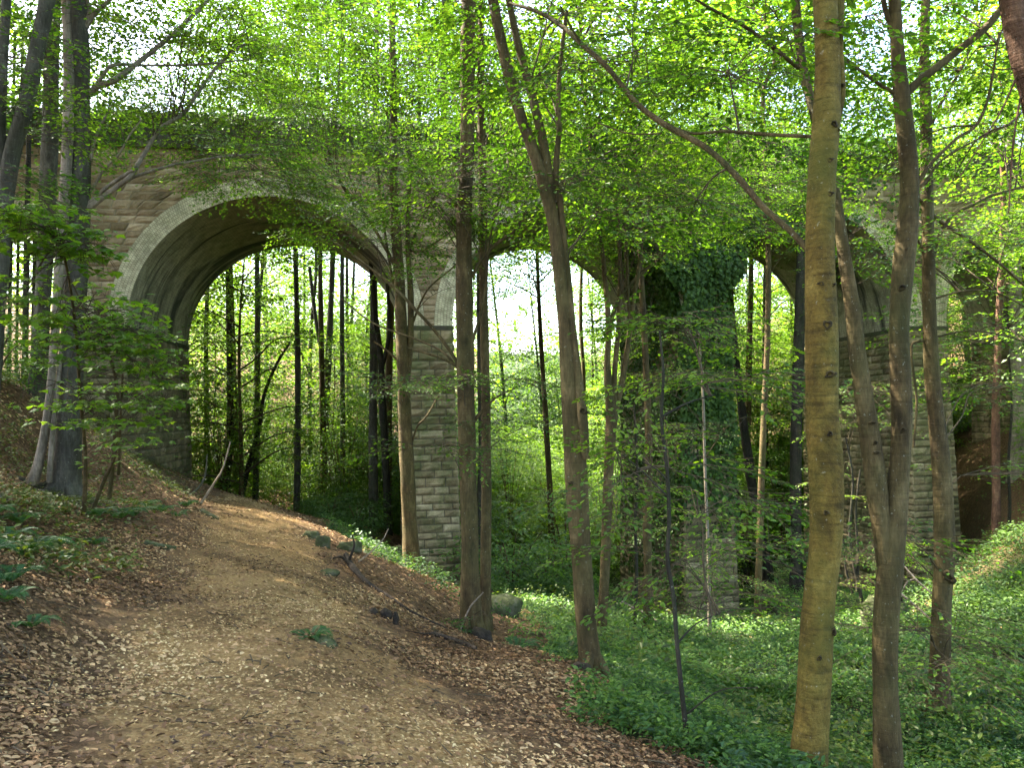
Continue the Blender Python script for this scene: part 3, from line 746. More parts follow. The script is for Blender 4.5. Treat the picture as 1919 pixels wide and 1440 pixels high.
def fill(mb, stem, c, r, n, size=1.0, layer=.5, lod=None, protos=None, nbr=None, leaf_scale=1.0, drop=0.35, tint=None, bw=.012):
    """leafy sprays in layers within an ellipsoid, carried on branches from the stem"""
    dist = np.linalg.norm(c)
    lod = lod if lod is not None else (0 if dist < 11 else 1)
    u = R.normal(0, 1, (n, 3)); u /= np.linalg.norm(u, axis=1)[:, None]; u *= R.random(n)[:, None] ** (1 / 3)
    o = c + u * r
    if layer and r[2] > layer * .8:
        lz = c[2] + np.round((o[:, 2] - c[2]) / layer) * layer + .07 * np.sin(o[:, 0] * 2) ; o[:, 2] = lz + R.normal(0, .07, n)
    k = nbr or max(1, int(n / 11))
    src = stem[np.argsort(np.linalg.norm((stem - (c - [0, 0, .5 * np.linalg.norm(r[:2])])), axis=1))[:max(3, k)]]
    bp = []
    for i in range(k):
        a = src[R.integers(len(src))]; e = o[R.integers(n)]
        p, rr = tube(mb, sag_curve(a, e), np.linspace(bw, .004, 5), 5, 1, 4, .03, cap=False); bp.append(p[len(p) // 3:])
    bp = np.concatenate(bp)
    d = np.linalg.norm(o[:, None] - bp[None], axis=2); near = bp[np.argmin(d, 1)]
    prisms(mb, near, o, .005, .0035, 1)
    out = o - near; yaw = np.arctan2(out[:, 1], out[:, 0]) + R.normal(0, .6, n)
    add_sprays(mb, o, yaw, R.normal(-.10, .16, n), R.normal(0, .22, n), size * R.uniform(.75, 1.25, n), protos, lod, 1, leaf_scale, tint, twigs=dist < 26)

def knots(parent, off, spots, depth, axes):
    for px, py, wpx, side in spots:
        mb = MB(); wpx *= R.uniform(.55, 1.15); w = wpx * depth / F_PX; c = P(px, py, depth)
        pa, ra = axes; j = np.argmin((pa[:, 2] - c[2]) ** 2 + (pa[:, 0] - c[0]) ** 2); dx = np.clip(c[0] - pa[j, 0], -.75 * ra[j], .75 * ra[j])
        c = np.array([pa[j, 0] + dx, pa[j, 1] - math.sqrt(ra[j] ** 2 - dx ** 2) * 1.0, c[2]])
        vw_ = -c / np.linalg.norm(c); rt = np.cross(vw_, [0, 0, 1]); rt /= np.linalg.norm(rt)
        rings = []; kx, kz, kt = R.uniform(.4, .75), R.uniform(.28, .62), R.uniform(-.25, .25)
        for rr, h in ((1.0, -.035), (.82, .014), (.55, .022), (.34, .004), (.12, -.02)):
            th = np.linspace(0, 2 * PI, 14, endpoint=False)
            rings.append(c + (np.cos(th)[:, None] * rt * w * kx + np.sin(th)[:, None] * (np.array([0, 0, 1]) * w * kz + rt * w * kt)) * rr * (1 + .18 * np.sin(3 * th + px) + .12 * np.sin(5 * th + py))[:, None] + vw_ * h * (w / .06))
        V = np.concatenate(rings); F = [(a * 14 + j, a * 14 + (j + 1) % 14, (a + 1) * 14 + (j + 1) % 14, (a + 1) * 14 + j) for a in range(4) for j in range(14)]
        mb.add(V, F, 0, .5, True); mb.add(V[-14:], np.arange(14)[None], 0)
        mb.build('branch_scar', [KNOT], parent, off)

ROOTS = []
def tree(name, label, depth, stems, bark, leaf=None, limbs=(), foliage=(), ext=None, group=None, cat='tree', flare=.75, scars=(), ncrown=16, crown_r=2.6, csc=1.25, seg=14, embed=.3):
    leaf = leaf or LEAF_BEECH
    base = np.array(P(stems[0][0][0], stems[0][0][1], stems[0][0][3] if len(stems[0][0]) > 3 else depth))
    gap_ = base[2] - gz(base[0], base[1]); drop_ = None
    if gap_ > .06:
        d_ = np.array(P(*stems[0][0][:2], depth)) - np.array(P(*stems[0][1][:2], depth)); d_ = d_ / max(.2, -d_[2]) * gap_ * .6
        drop_ = base.copy(); base = np.array([base[0] + d_[0], base[1], 0]); base[2] = gz(base[0], base[1])
    root = empty(name, base); tag(root, label, cat, group)
    allp = []; allr = []; tmb = MB()
    for si, st in enumerate(stems):
        pts = [np.array(P(s[0], s[1], s[3] if len(s) > 3 else depth)) for s in st]; rad = [RAD(s[2], s[3] if len(s) > 3 else depth) for s in st]
        if si == 0 and drop_ is not None: pts.insert(0, base.copy()); rad.insert(0, rad[0] * 1.06)
        if si == 0:
            d = pts[0] - pts[1]; d /= np.linalg.norm(d); pts.insert(0, pts[0] + d * embed + [0, 0, -.1]); rad.insert(0, rad[0] * 1.05)
        main = False
        if ext and si == 0:
            d = pts[-1] - pts[-2]; d /= np.linalg.norm(d); d = d * .6 + np.array([0, 0, .6]); d /= np.linalg.norm(d)
            e0 = len(pts); q = pts[-1]; rr = rad[-1]; m = 5
            for k in range(1, m + 1):
                pts.append(q + d * ext * k / m + np.array([R.normal(0, .15), R.normal(0, .15), 0])); rad.append(max(.03, rr * (1 - .8 * k / m)))
        p, r = tube(tmb, pts, rad, seg if si == 0 else max(8, seg - 4), 0, 7, .045, flare if si == 0 else 0, wob=0)
        allp.append(p); allr.append(r)
        if ext and si == 0: topz = pts[e0 - 1][2]; exts = p[p[:, 2] >= topz - .5]
    if depth < 24 and stems[0][0][2] > 38 and stems[0][0][1] < 1400:
        r0 = RAD(stems[0][0][2], depth)
        for k in range(6):
            az = 2 * PI * k / 6 + R.uniform(-.35, .35); l = r0 * R.uniform(2.2, 3.6); o_ = base + np.array([math.cos(az), math.sin(az), 0]) * r0 * .45
            q = [o_ + [0, 0, r0 * R.uniform(1.4, 2.4)]]
            for u_, rr_ in ((.35, .5), (.7, .8), (1, 1.0)):
                e_ = base + np.array([math.cos(az + .25 * u_), math.sin(az + .25 * u_), 0]) * (r0 * .5 + l * u_); e_[2] = gz(e_[0], e_[1]) + r0 * (.55 * (1 - rr_) ** 1.0) - .05 * rr_ + .02; q.append(e_)
            tube(tmb, q, [r0 * .36, r0 * .34, r0 * .24, r0 * .08], 8, 0, 5, .08)
    trunk = tmb.build('trunk', [bark], root, base)
    for li, lb in enumerate(limbs):
        lm = MB(); pts = [np.array(P(s[0], s[1], s[3] if len(s) > 3 else depth)) for s in lb]; rad = [RAD(s[2], s[3] if len(s) > 3 else depth) for s in lb]
        p, r = tube(lm, pts, rad, 8, 0, 6, .05, wob=0); allp.append(p); lm.build('limb' if lb[0][0] > 95 or depth != 13 else 'stem', [BARK_PALE_AND_SUNLIT if 'stout' in label else BARK_BROWN if 'olive yellow' in label else bark], root, base)  # stout beech: sunlight on its side stems and limbs put into the bark colour
    cmb = MB(); S = np.concatenate(allp)
    for f in foliage:
        px, py, y, rx, ry, rd, n = f[:7]; kw = dict(f[7]) if len(f) > 7 else {}
        c = np.array(P(px, py, y)); r = np.array([rx * y / F_PX, rd, max(.06, ry * y / F_PX)])
        fill(cmb, S, c, r, n, **kw)
    if ext:
        for k in range(ncrown):
            a = exts[int(len(exts) * (.08 + .9 * k / ncrown)) % len(exts)]; az = 2.4 * k + R.uniform(-.4, .4); l = crown_r * R.uniform(.6, 1.2) * (1 - .45 * k / ncrown)
            e = a + np.array([math.cos(az) * l, math.sin(az) * l, l * R.uniform(.15, .6)])
            p, _ = tube(cmb, sag_curve(a, e), np.linspace(.03, .007, 5), 5, 1, 4, .03, cap=False)
            o = p[R.integers(len(p) // 3, len(p), 9)] + R.normal(0, .28, (9, 3)) * [1, 1, .6]
            yaw = az + R.normal(0, .8, 9)
            add_sprays(cmb, o, yaw, R.normal(0, .25, 9), R.normal(0, .3, 9), csc * R.uniform(.8, 1.3, 9), SPRAY_LITE, 1, 1, 1.0, None, twigs=False)
    if cmb.v: cmb.build('crown', [leaf, TWIG], root, base)
    if scars: knots(trunk, base, scars, depth, (np.concatenate(allp[:len(stems)]), np.concatenate(allr)))
    ROOTS.append(root); return root

LITE = dict(protos=SPRAY_LITE, lod=1)
# --- left bank
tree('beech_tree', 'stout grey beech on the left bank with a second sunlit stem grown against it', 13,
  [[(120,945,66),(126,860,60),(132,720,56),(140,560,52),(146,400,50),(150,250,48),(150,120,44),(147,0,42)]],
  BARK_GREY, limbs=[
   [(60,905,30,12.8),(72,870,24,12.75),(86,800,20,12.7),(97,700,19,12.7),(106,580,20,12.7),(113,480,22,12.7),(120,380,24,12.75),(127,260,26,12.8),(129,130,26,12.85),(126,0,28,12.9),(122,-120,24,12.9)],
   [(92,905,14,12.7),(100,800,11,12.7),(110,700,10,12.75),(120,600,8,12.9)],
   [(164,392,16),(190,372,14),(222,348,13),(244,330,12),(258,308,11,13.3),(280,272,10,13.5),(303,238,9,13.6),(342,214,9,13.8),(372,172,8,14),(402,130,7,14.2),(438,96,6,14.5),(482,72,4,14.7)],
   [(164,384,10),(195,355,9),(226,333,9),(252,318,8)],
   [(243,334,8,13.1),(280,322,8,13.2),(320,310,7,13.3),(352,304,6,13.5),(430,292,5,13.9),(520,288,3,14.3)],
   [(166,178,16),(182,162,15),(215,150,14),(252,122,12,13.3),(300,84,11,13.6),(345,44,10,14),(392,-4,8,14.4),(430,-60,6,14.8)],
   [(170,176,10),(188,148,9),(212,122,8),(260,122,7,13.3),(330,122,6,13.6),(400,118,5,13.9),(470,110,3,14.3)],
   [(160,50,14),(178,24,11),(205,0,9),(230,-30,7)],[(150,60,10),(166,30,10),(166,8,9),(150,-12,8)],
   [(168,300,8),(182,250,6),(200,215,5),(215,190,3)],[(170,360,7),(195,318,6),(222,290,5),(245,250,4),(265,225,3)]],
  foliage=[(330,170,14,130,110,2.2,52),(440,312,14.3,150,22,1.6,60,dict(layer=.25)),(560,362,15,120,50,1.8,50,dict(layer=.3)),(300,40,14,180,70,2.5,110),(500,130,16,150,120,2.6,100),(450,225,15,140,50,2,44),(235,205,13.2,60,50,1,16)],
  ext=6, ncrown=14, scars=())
tree('beech_tree', 'slim grey beech with a sunlit edge just behind the stout left bank tree', 18,
  [[(66,770,36),(78,600,36),(86,450,36),(92,300,36),(96,150,34),(100,0,32),(102,-150,30)]], BARK_GREY,
  foliage=[(40,60,17,120,80,2.5,70,LITE),(210,80,19,120,120,3,80,LITE),(20,300,18,60,80,2,30,LITE)], ext=7)
tree('beech_tree', 'grey beech leaning to the right at the far left edge, forked low down', 10.5,
  [[(-30,800,50),(-8,560,46),(6,400,40),(22,290,38),(48,200,36),(66,110,34),(84,20,32),(102,-90,30)],
   [(8,340,26),(0,250,24),(4,140,24),(10,40,22),(14,-80,20)]], BARK_GREY,
  foliage=[(40,130,10.2,90,110,1.6,34),(20,345,9.2,60,20,.8,9,dict(layer=.2)),(60,250,11,60,40,1,12)], ext=6, ncrown=5)
for px, w, top, y in ((16,9,380,27),(46,14,360,25),(62,12,360,29),(30,7,420,33)):
    tree('thin_tree', 'thin dark trunk against bright leaves on the left bank top', y, [[(px,740,w*1.1),(px+2,600,w),(px+5,420,w*.9),(px+8,250,w*.8),(px+12,60,w*.7)]], BARK_DARK, LEAF_BRIGHT, foliage=[(px,470,y,90,130,3,26,LITE),(px+10,200,y,130,160,3,36,LITE)], group='thin trees on the left bank top', seg=8)
# sycamore sapling with large lobed leaves
def maple():
    d = 8.5; base = np.array(P(156, 985, 11.4)); root = empty('sycamore_sapling', base)
    tag(root, 'young sycamore with large lobed leaves spreading in front of the left arch pier', 'sapling')
    tm = MB(); S = []
    for st in ([(156,985,12,11.4),(160,860,9,11),(150,740,8,10.4),(140,600,7,9.6),(120,480,6,9),(90,420,4,8.6)],
               [(205,935,11,12.6),(214,830,9,12.4),(218,720,8,12),(190,620,6,11)],
               [(168,972,9,11.5),(196,900,8,11.4),(214,860,6,11.2),(222,800,5,11)],
               [(222,890,7,12.5),(226,780,6,12),(230,700,5,11.5)]):
        p, r = tube(tm, [P(s[0], s[1], s[3]) for s in st], [RAD(s[2], s[3]) for s in st], 7, 0, 6, .05); S.append(p)
    tm.build('stem', [BARK_BROWN], root, base); S = np.concatenate(S); cm = MB()
    for px, py, y, rx, ry, rd, n in ((70,430,8.6,110,55,.7,255),(150,470,8.8,80,40,.6,119),(40,560,8.6,70,60,.6,102),(200,600,9.6,110,60,.8,255),(260,660,10,90,60,.8,221),(130,640,9,90,60,.7,119),
                                     (230,760,10.4,110,50,.8,187),(300,720,10.6,60,60,.6,102),(110,760,9.6,80,40,.7,40),(250,830,11,100,40,.8,60),(20,400,8,50,30,.5,30)):
        n = int(n * 1.5); c = P(px, py, y); r = np.array([rx * y / F_PX, rd, ry * y / F_PX])
        u = R.normal(0, 1, (n, 3)); u /= np.linalg.norm(u, axis=1)[:, None]; u *= R.random(n)[:, None] ** .4; o = c + u * r
        o[:, 2] = c[2] + np.round((o[:, 2] - c[2]) / .22) * .22 + R.normal(0, .04, n)
        src = S[np.argsort(np.linalg.norm(S - c, axis=1))[:6]]; bp = []
        for i in range(max(2, n // 16)):
            p, _ = tube(cm, sag_curve(src[R.integers(6)], o[R.integers(n)]), np.linspace(.008, .003, 5), 4, 1, 4, .02, cap=False); bp.append(p)
        bp = np.concatenate(bp); near = bp[np.argmin(np.linalg.norm(o[:, None] - bp[None], axis=2), 1)]
        prisms(cm, near, o, .003, .002, 1)
        dd = o - near; a = np.arctan2(dd[:, 1], dd[:, 0]) + R.normal(0, .7, n)
        leaves(cm, o, np.stack([np.cos(a), np.sin(a), R.normal(-.3, .2, n)], -1), np.stack([R.normal(0, .25, n), R.normal(-.15, .25, n), np.ones(n)], -1), R.uniform(.06, .12, n), 0, np.clip(R.normal(.55, .22, n), 0, 1), 2)
    cm.build('crown', [LEAF_MAPLE, TWIG], root, base)
maple()
# --- centre
tree('beech_tree', 'grey beech standing against the left side of the tall pier, its upper branches fanning out', 22,
  [[(772,1080,42),(769,1000,36),(763,880,34),(758,760,30),(753,640,30),(749,540,26),(743,440,24),(737,330,20),(738,200,18),(735,60,16),(733,-80,15)],
   [(762,720,16),(769,640,15),(770,560,14),(764,460,12),(766,380,10),(770,300,8)]], BARK_BROWN, limbs=[
   [(752,545,9),(740,500,9),(715,452,8),(690,410,8),(655,368,8,21.6),(632,330,7,21.4),(610,296,5,21.2)],
   [(756,600,6),(735,520,6),(722,440,6),(712,360,5),(708,300,4)],[(764,480,7),(785,420,6),(798,398,5),(812,370,3)],[(768,470,6),(790,470,6),(830,445,5),(850,430,3)],
   [(758,690,8),(742,672,6),(722,655,5),(700,640,4)],[(768,620,6),(800,545,5),(850,500,4),(870,470,3)],[(772,830,5),(782,800,5),(800,780,4),(822,742,3)]],
  foliage=[(640,330,20.8,150,46,2.0,90,dict(layer=.35)),(720,410,20.6,120,34,1.6,56,dict(layer=.3)),(700,230,21.5,150,90,2.5,90),(610,440,20.8,60,24,1,16,dict(layer=.3)),(800,520,21,90,20,1,16,dict(layer=.3)),(770,720,21,80,10,.8,14,dict(layer=.2)),(690,100,22,150,100,3,70),(560,110,23,140,110,3,130,LITE),(430,70,24,130,90,3,110,LITE),(640,60,20,160,90,3,120,LITE),(820,120,22,120,120,3,120,LITE),(1000,200,22,110,110,3,90,LITE),(560,260,22,170,40,3,60,dict(layer=.3))], ext=5)
tree('beech_tree', 'straight grey brown beech in front of the pier with a bright sunlit left edge', 13,
  [[(886,1180,52),(883,1120,44),(880,1000,42),(877,900,41),(874,760,40),(871,640,40),(870,520,40),(870,400,38),(876,260,33),(876,120,34),(878,0,34),(880,-140,30)]], BARK_BROWN, limbs=[
   [(866,702,9),(850,668,8),(815,620,8),(780,582,8),(740,540,7,13.4),(690,500,6,13.8),(640,462,5,14.2),(598,440,3,14.5)],
   [(862,696,7),(830,660,6,13.2),(780,636,5,13.6),(700,606,4,14),(640,560,3,14.4)],
   [(884,520,9),(904,484,9),(932,456,8),(962,436,7),(998,408,5),(1016,392,3)],[(886,640,7),(902,580,7),(912,520,6),(916,460,5),(934,380,5),(950,330,4)],
   [(888,790,10),(896,780,9),(912,762,7),(932,744,5),(965,728,3)],[(862,690,8),(830,672,7),(790,660,5),(762,652,3)],[(868,394,9),(850,384,7),(838,378,4)]],
  foliage=[(820,330,12.8,140,45,1.5,60,dict(layer=.25)),(960,300,13,110,42,1.5,44,dict(layer=.25)),(930,400,13,120,45,1.4,40,dict(layer=.25)),(790,385,12.4,100,16,1,26,dict(layer=.2)),(860,712,12.4,140,10,1.0,20,dict(layer=.15)),(700,470,13.8,110,36,1,18,dict(layer=.3)),(860,838,12.6,110,10,.8,12,dict(layer=.15)),(960,790,13.4,80,12,.8,12,dict(layer=.2)),(920,110,14.5,130,110,2.5,100),(905,1165,12.2,42,6,.3,4,dict(layer=.1,size=.6))],
  ext=7)
tree('beech_tree', 'slimmer brown trunk paired closely with the sunlit beech before the pier', 14.2,
  [[(908,1178,34),(910,1080,26),(911,950,24),(911,800,22),(908,650,22),(906,500,21),(905,350,19),(901,180,17),(902,0,15),(904,-120,14)]], BARK_BROWN, limbs=[[(906,470,6),(920,430,5),(940,380,4),(955,330,3)]],
  foliage=[(980,180,15,110,120,2.5,50),(860,230,14.8,90,60,2,34)], ext=5)
tree('leaning_tree', 'reddish brown leaning tree splitting into long slanting stems at the edge of the leaf litter', 9,
  [[(1112,1272,56),(1100,1180,46),(1092,1080,46),(1085,980,48),(1080,880,52),(1073,780,50),(1065,700,40),(1058,600,34),(1048,500,32),(1036,410,32),(1018,340,32),(1000,285,30),(975,215,26),(955,145,26),(938,70,24),(922,-10,24),(905,-110,22)],
   [(1098,860,22,8.9),(1092,780,24,8.85),(1082,690,18,8.95),(1072,600,14,8.95),(1064,520,16),(1056,440,15),(1048,360,15)],
   [(1034,400,20),(1030,340,22),(1018,270,22),(1002,200,22),(984,130,20),(966,60,18),(950,-20,16)],
   [(1044,380,14),(1042,310,15),(1048,240,13),(1046,180,12),(1052,100,10),(1062,20,8)]], BARK_BROWN,
  foliage=[(1000,60,9.8,150,90,1.6,38),(1110,400,10,120,70,1.2,34,dict(layer=.25)),(1030,170,10,110,80,1.4,26),(1090,330,9.6,80,40,.9,14)], ext=5, scars=[(1069,905,16,.17),(1090,770,14,.17)])
tree('multi_stem_tree', 'pale tree dividing into a sheaf of thin upright stems right of the leaning tree', 16,
  [[(1126,1202,24),(1133,1080,22),(1138,960,24),(1141,860,25),(1146,780,30),(1138,700,15),(1140,610,13),(1132,500,11),(1120,400,9),(1108,300,7)],
   [(1150,790,18),(1152,700,13),(1160,600,12),(1162,500,10),(1158,400,8)],[(1152,780,14),(1172,680,13),(1188,560,12),(1200,480,10),(1206,380,7)],[(1150,750,8),(1140,660,10),(1160,560,9),(1240,480,7),(1300,430,5)],
   [(1156,770,10),(1178,640,9),(1176,520,8),(1172,420,6)]], BARK_BROWN,
  foliage=[(1180,330,15.6,140,90,2.2,120),(1150,440,15.6,110,50,1.8,70,dict(layer=.3)),(1120,200,17,120,110,2.5,60),(1150,90,18,140,100,3,110,LITE),(1240,400,15.8,110,50,1.6,44)], ext=4, flare=.3, seg=10)
tree('brown_tree', 'short brown trunk standing just before the ivy covered pier', 18,
  [[(1213,1192,24),(1214,1080,20),(1213,960,19),(1216,840,18),(1212,720,16),(1206,600,15),(1200,480,13),(1198,360,11)]], BARK_BROWN, foliage=[(1230,330,18,130,80,2.4,60),(1330,330,18,120,100,2.4,70),(1220,170,19,120,90,2.6,56)], ext=5, seg=10)
tree('thin_tree', 'thin black stem in the ground cover left of the short brown trunk', 17,
  [[(1190,1162,9),(1193,1080,8),(1191,980,7),(1194,880,6),(1188,760,4)]], BARK_DARK, foliage=[(1180,870,17,70,60,1,14,dict(layer=.3)),(1190,990,17,60,16,.8,6)], seg=7)
tree('beech_sapling', 'crooked thin dark sapling with flat tiers of leaves in front of the ivy pier', 6.2,
  [[(1296,1455,14),(1286,1370,12),(1277,1290,11),(1268,1200,10),(1262,1120,10),(1251,1050,9),(1254,970,9),(1250,880,8),(1240,790,7),(1243,700,6),(1236,620,4)]], BARK_DARK, limbs=[
   [(1266,1210,5),(1305,1170,3,6.4),(1350,1150,2,6.7)],[(1286,1340,4),(1350,1295,3,6),(1420,1290,2,5.8)],[(1250,930,5),(1200,880,4,6.6),(1150,842,2,7)],[(1242,780,5),(1290,755,4,6.6),(1340,740,2,7)],[(1250,900,4),(1230,880,3),(1195,860,2,6.3)]],
  foliage=[(1280,600,7.2,100,22,.7,12,dict(layer=.16,leaf_scale=.85,size=.8)),(1300,720,7,120,24,.7,14,dict(layer=.16,leaf_scale=.85,size=.8)),(1240,850,6.8,110,30,.7,11,dict(layer=.16,leaf_scale=.85,size=.8)),(1330,930,7.4,100,26,.7,10,dict(layer=.16,leaf_scale=.85,size=.8)),(1290,1030,7.4,130,30,.8,12,dict(layer=.16,leaf_scale=.85,size=.8)),(1350,1120,7.8,110,26,.8,11,dict(layer=.16,leaf_scale=.85,size=.8)),(1180,930,7.4,70,40,.7,8,dict(layer=.16,leaf_scale=.85,size=.8))], cat='sapling', seg=8, flare=.2)
tree('beech_sapling', 'light green layered sapling whose tiers cross the face of the ivy pier', 20,
  [[(1330,1180,9),(1328,1050,8),(1322,900,7),(1318,760,6),(1310,620,4)]], BARK_PALE_AND_SUNLIT,
  foliage=[(1290,620,19,110,30,1.4,24,dict(layer=.3)),(1260,700,19,100,30,1.4,20,dict(layer=.3)),(1300,800,19,110,26,1.4,18,dict(layer=.3)),(1340,1080,19,90,50,1.2,22,dict(layer=.3)),(1250,1000,19,80,40,1.2,14,dict(layer=.3))], cat='sapling', seg=7, flare=.2)
tree('leaning_tree', 'dark slender tree leaning left beyond the right side of the ivy pier', 38,
  [[(1441,1085,25),(1430,1020,22),(1414,940,23),(1402,860,22),(1388,750,18),(1374,620,15),(1366,500,12),(1360,380,10)]], BARK_DARK, LEAF_BRIGHT, foliage=[(1400,560,40,70,60,3,20,LITE)], seg=9)
tree('leaning_tree', 'thinner dark companion tree half hidden behind the ivy pier', 41,
  [[(1397,1062,16),(1386,980,15),(1374,880,13),(1368,780,11),(1362,640,9)]], BARK_DARK, LEAF_BRIGHT, foliage=[(1390,640,42,50,60,3,16,LITE)], seg=8)
tree('ivy_clad_tree', 'dark ivy clad trunk between the ivy pier and the thick olive trunk', 31,
  [[(1494,1114,30),(1492,1000,25),(1491,880,27),(1494,760,27),(1497,640,25),(1500,520,22),(1502,400,18),(1504,280,14)]], BARK_DARK, LEAF_IVY,
  foliage=[(1498,600,31,14,70,.35,26,dict(size=.35,layer=0)),(1494,800,31,14,110,.35,34,dict(size=.35,layer=0)),(1493,1000,31,14,80,.35,26,dict(size=.35,layer=0)),(1480,400,31,90,110,2.5,50)], seg=10)
# --- right foreground
tree('beech_tree', 'thick olive yellow smooth trunk with dark branch scars, largest trunk in view', 6,
  [[(1492,1560,92),(1510,1460,80),(1524,1300,68),(1534,1150,64),(1546,1040,64),(1549,950,66),(1546,860,68),(1540,780,68),(1540,640,66),(1537,480,64),(1541,330,60),(1548,220,62),(1550,110,54),(1546,0,50),(1540,-150,46)],
   [(1566,230,20,6.05),(1574,170,26,6.05),(1568,90,30,6.1),(1570,0,30,6.1),(1580,-120,26,6.2)]], BARK_OLIVE, limbs=[
   [(1514,468,15,6.1),(1480,432,14,6.2),(1430,388,14,6.4),(1384,334,14,6.6),(1330,282,13,6.8),(1280,252,14,7),(1238,228,13,7.2),(1190,190,13,7.4),(1140,128,12,7.6),(1092,84,12,7.9),(1052,48,11,8.2),(1008,22,9,8.5),(955,5,7,8.8)],
   [(1262,238,6,7.1),(1300,250,6,7.0),(1360,246,7,6.9),(1440,252,8,6.7),(1520,256,8,6.4)],[(1092,84,6,7.9),(1070,50,5,7.8),(1050,10,4,7.7)],
   [(1240,250,4,7.1),(1180,250,4,7.3),(1120,230,3,7.6)]],
  foliage=[(1180,120,7.9,110,70,1,18),(1390,160,7.4,110,110,1.2,26),(1300,360,7.2,90,60,.9,10),(1060,20,8.5,110,50,1,12)], ext=7, scars=[(1553,241,22,.13),(1576,160,22,.02),(1563,250,10,.12),(1528,536,16,.145),(1552,538,12,.13),(1539,612,20,.145),(1544,703,22,.15),(1543,813,16,.15),(1538,958,18,.15),(1524,1226,18,.15),(1554,1180,18,.12),(1507,1413,20,.17),(1545,370,14,.13),(1545,308,12,.13)], seg=20)
tree('forked_tree', 'forked grey brown tree right of the olive trunk, its slender left stem parting low down', 8,
  [[(1664,1540,60),(1664,1440,54),(1660,1300,50),(1660,1180,50),(1668,1060,56),(1676,980,50),(1684,900,44),(1690,800,44),(1688,700,42),(1685,620,40),(1690,520,42),(1700,430,42),(1705,350,38),(1700,270,36),(1690,185,36),(1682,100,28),(1676,0,26),(1670,-120,24)],
   [(1664,1080,40),(1655,1000,42),(1645,930,46),(1634,850,42),(1618,740,38),(1606,660,34),(1598,580,31),(1586,500,28),(1575,430,24),(1560,340,22,8.1),(1530,230,20,8.3),(1504,120,22,8.5),(1490,0,22,8.7),(1480,-100,20,8.9)]], BARK_BROWN, limbs=[
   [(1694,178,20),(1722,152,18),(1760,122,17),(1800,90,16),(1846,52,16),(1880,10,15),(1905,-40,13)],
   [(1700,352,9),(1722,340,9),(1742,310,8),(1790,262,7),(1828,236,7),(1850,190,6),(1862,130,5),(1872,60,4)],
   [(1690,182,9),(1672,172,9),(1640,152,8),(1600,122,7),(1575,100,6)],[(1676,60,12),(1660,20,11),(1650,-40,10)],[(1497,128,9,8.5),(1450,90,9,8.3),(1400,52,8,8.2),(1340,20,7,8.1),(1290,-10,6,8)],[(1700,350,7),(1730,345,6),(1765,300,5),(1830,262,4),(1900,230,3)]],
  foliage=[(1800,60,9,130,90,1.2,36),(1850,250,9.4,90,80,1.1,22),(1640,60,9,80,90,1.2,18),(1650,260,10,50,80,1,12),(1420,60,8.8,130,60,1.2,24)], ext=7, scars=[(1627,793,12,.13),(1632,830,16,.13),(1634,848,16,.13),(1680,1120,14,.17),(1683,806,14,.14),(1682,542,14,.14),(1690,470,10,.13)], seg=16)
tree('beech_tree', 'straight brown beech with a sunlit lower trunk near the right stream bank', 11,
  [[(1757,1348,52),(1759,1290,48),(1764,1150,42),(1770,1040,44),(1768,940,42),(1762,860,38),(1754,780,35),(1747,700,34),(1742,600,32),(1740,500,30),(1738,400,28),(1736,250,26),(1732,110,22),(1735,0,20),(1737,-120,18)]], BARK_BROWN, limbs=[
   [(1742,520,8),(1752,470,9),(1766,430,10),(1790,400,8),(1822,384,8),(1860,366,7),(1925,348,5)],[(1720,372,8),(1742,396,9),(1768,420,9),(1800,440,8),(1840,468,7),(1880,500,6),(1930,545,5)],
   [(1740,640,7),(1722,640,6),(1708,650,6),(1712,700,6),(1718,760,6),(1712,840,5)],[(1745,520,7),(1728,470,6),(1716,440,5)],[(1750,560,5),(1810,545,4),(1870,550,4),(1930,580,3)],[(1750,632,5),(1830,620,4),(1930,642,3)],[(1736,260,9),(1760,200,8),(1800,130,7),(1830,60,6),(1850,0,5)]],
  foliage=[(1830,450,11.4,110,50,1.3,30,dict(layer=.25)),(1700,470,12.4,90,50,1.6,34,dict(layer=.25)),(1850,600,11.8,100,60,1.3,34,dict(layer=.25)),(1640,420,13,70,50,1.5,26),(1860,730,12,90,36,1.2,22,dict(layer=.25)),(1700,1170,10.4,130,34,1.0,26,dict(layer=.18)),(1820,1230,10.2,80,26,.8,12,dict(layer=.18)),(1730,1010,11,90,16,.9,12,dict(layer=.16)),(1840,880,11.4,80,14,.9,9,dict(layer=.16)),(1640,1020,12,70,24,.8,12,dict(layer=.18)),(1820,180,12,110,110,1.8,50)], ext=6, scars=[(1768,1078,26,.14)])
tree('pine_tree', 'reddish scaly pine trunk leaning in at the upper right corner', 7,
  [[(2030,900,60),(2000,600,56),(1968,330,54),(1938,180,52),(1914,90,50),(1896,0,48),(1878,-110,44)]], BARK_RED, limbs=[[(1920,110,5),(1880,200,4),(1850,250,3),(1800,330,3)],[(1922,130,5),(1900,260,4),(1890,400,3)],[(1915,125,4),(1870,130,3),(1840,115,2)]], ext=5, ncrown=8, foliage=[(1900,60,7.6,60,60,.7,8)])
tree('pale_tree', 'pale sunlit trunk on the far right slope', 33, [[(1908,888,38),(1911,800,36),(1908,700,33),(1903,580,30),(1899,440,27),(1896,300,24)]], BARK_PALE_AND_SUNLIT, LEAF_BRIGHT, foliage=[(1880,420,32,110,90,3,44,LITE),(1900,250,33,120,120,3,50,LITE)], ext=6, seg=10)
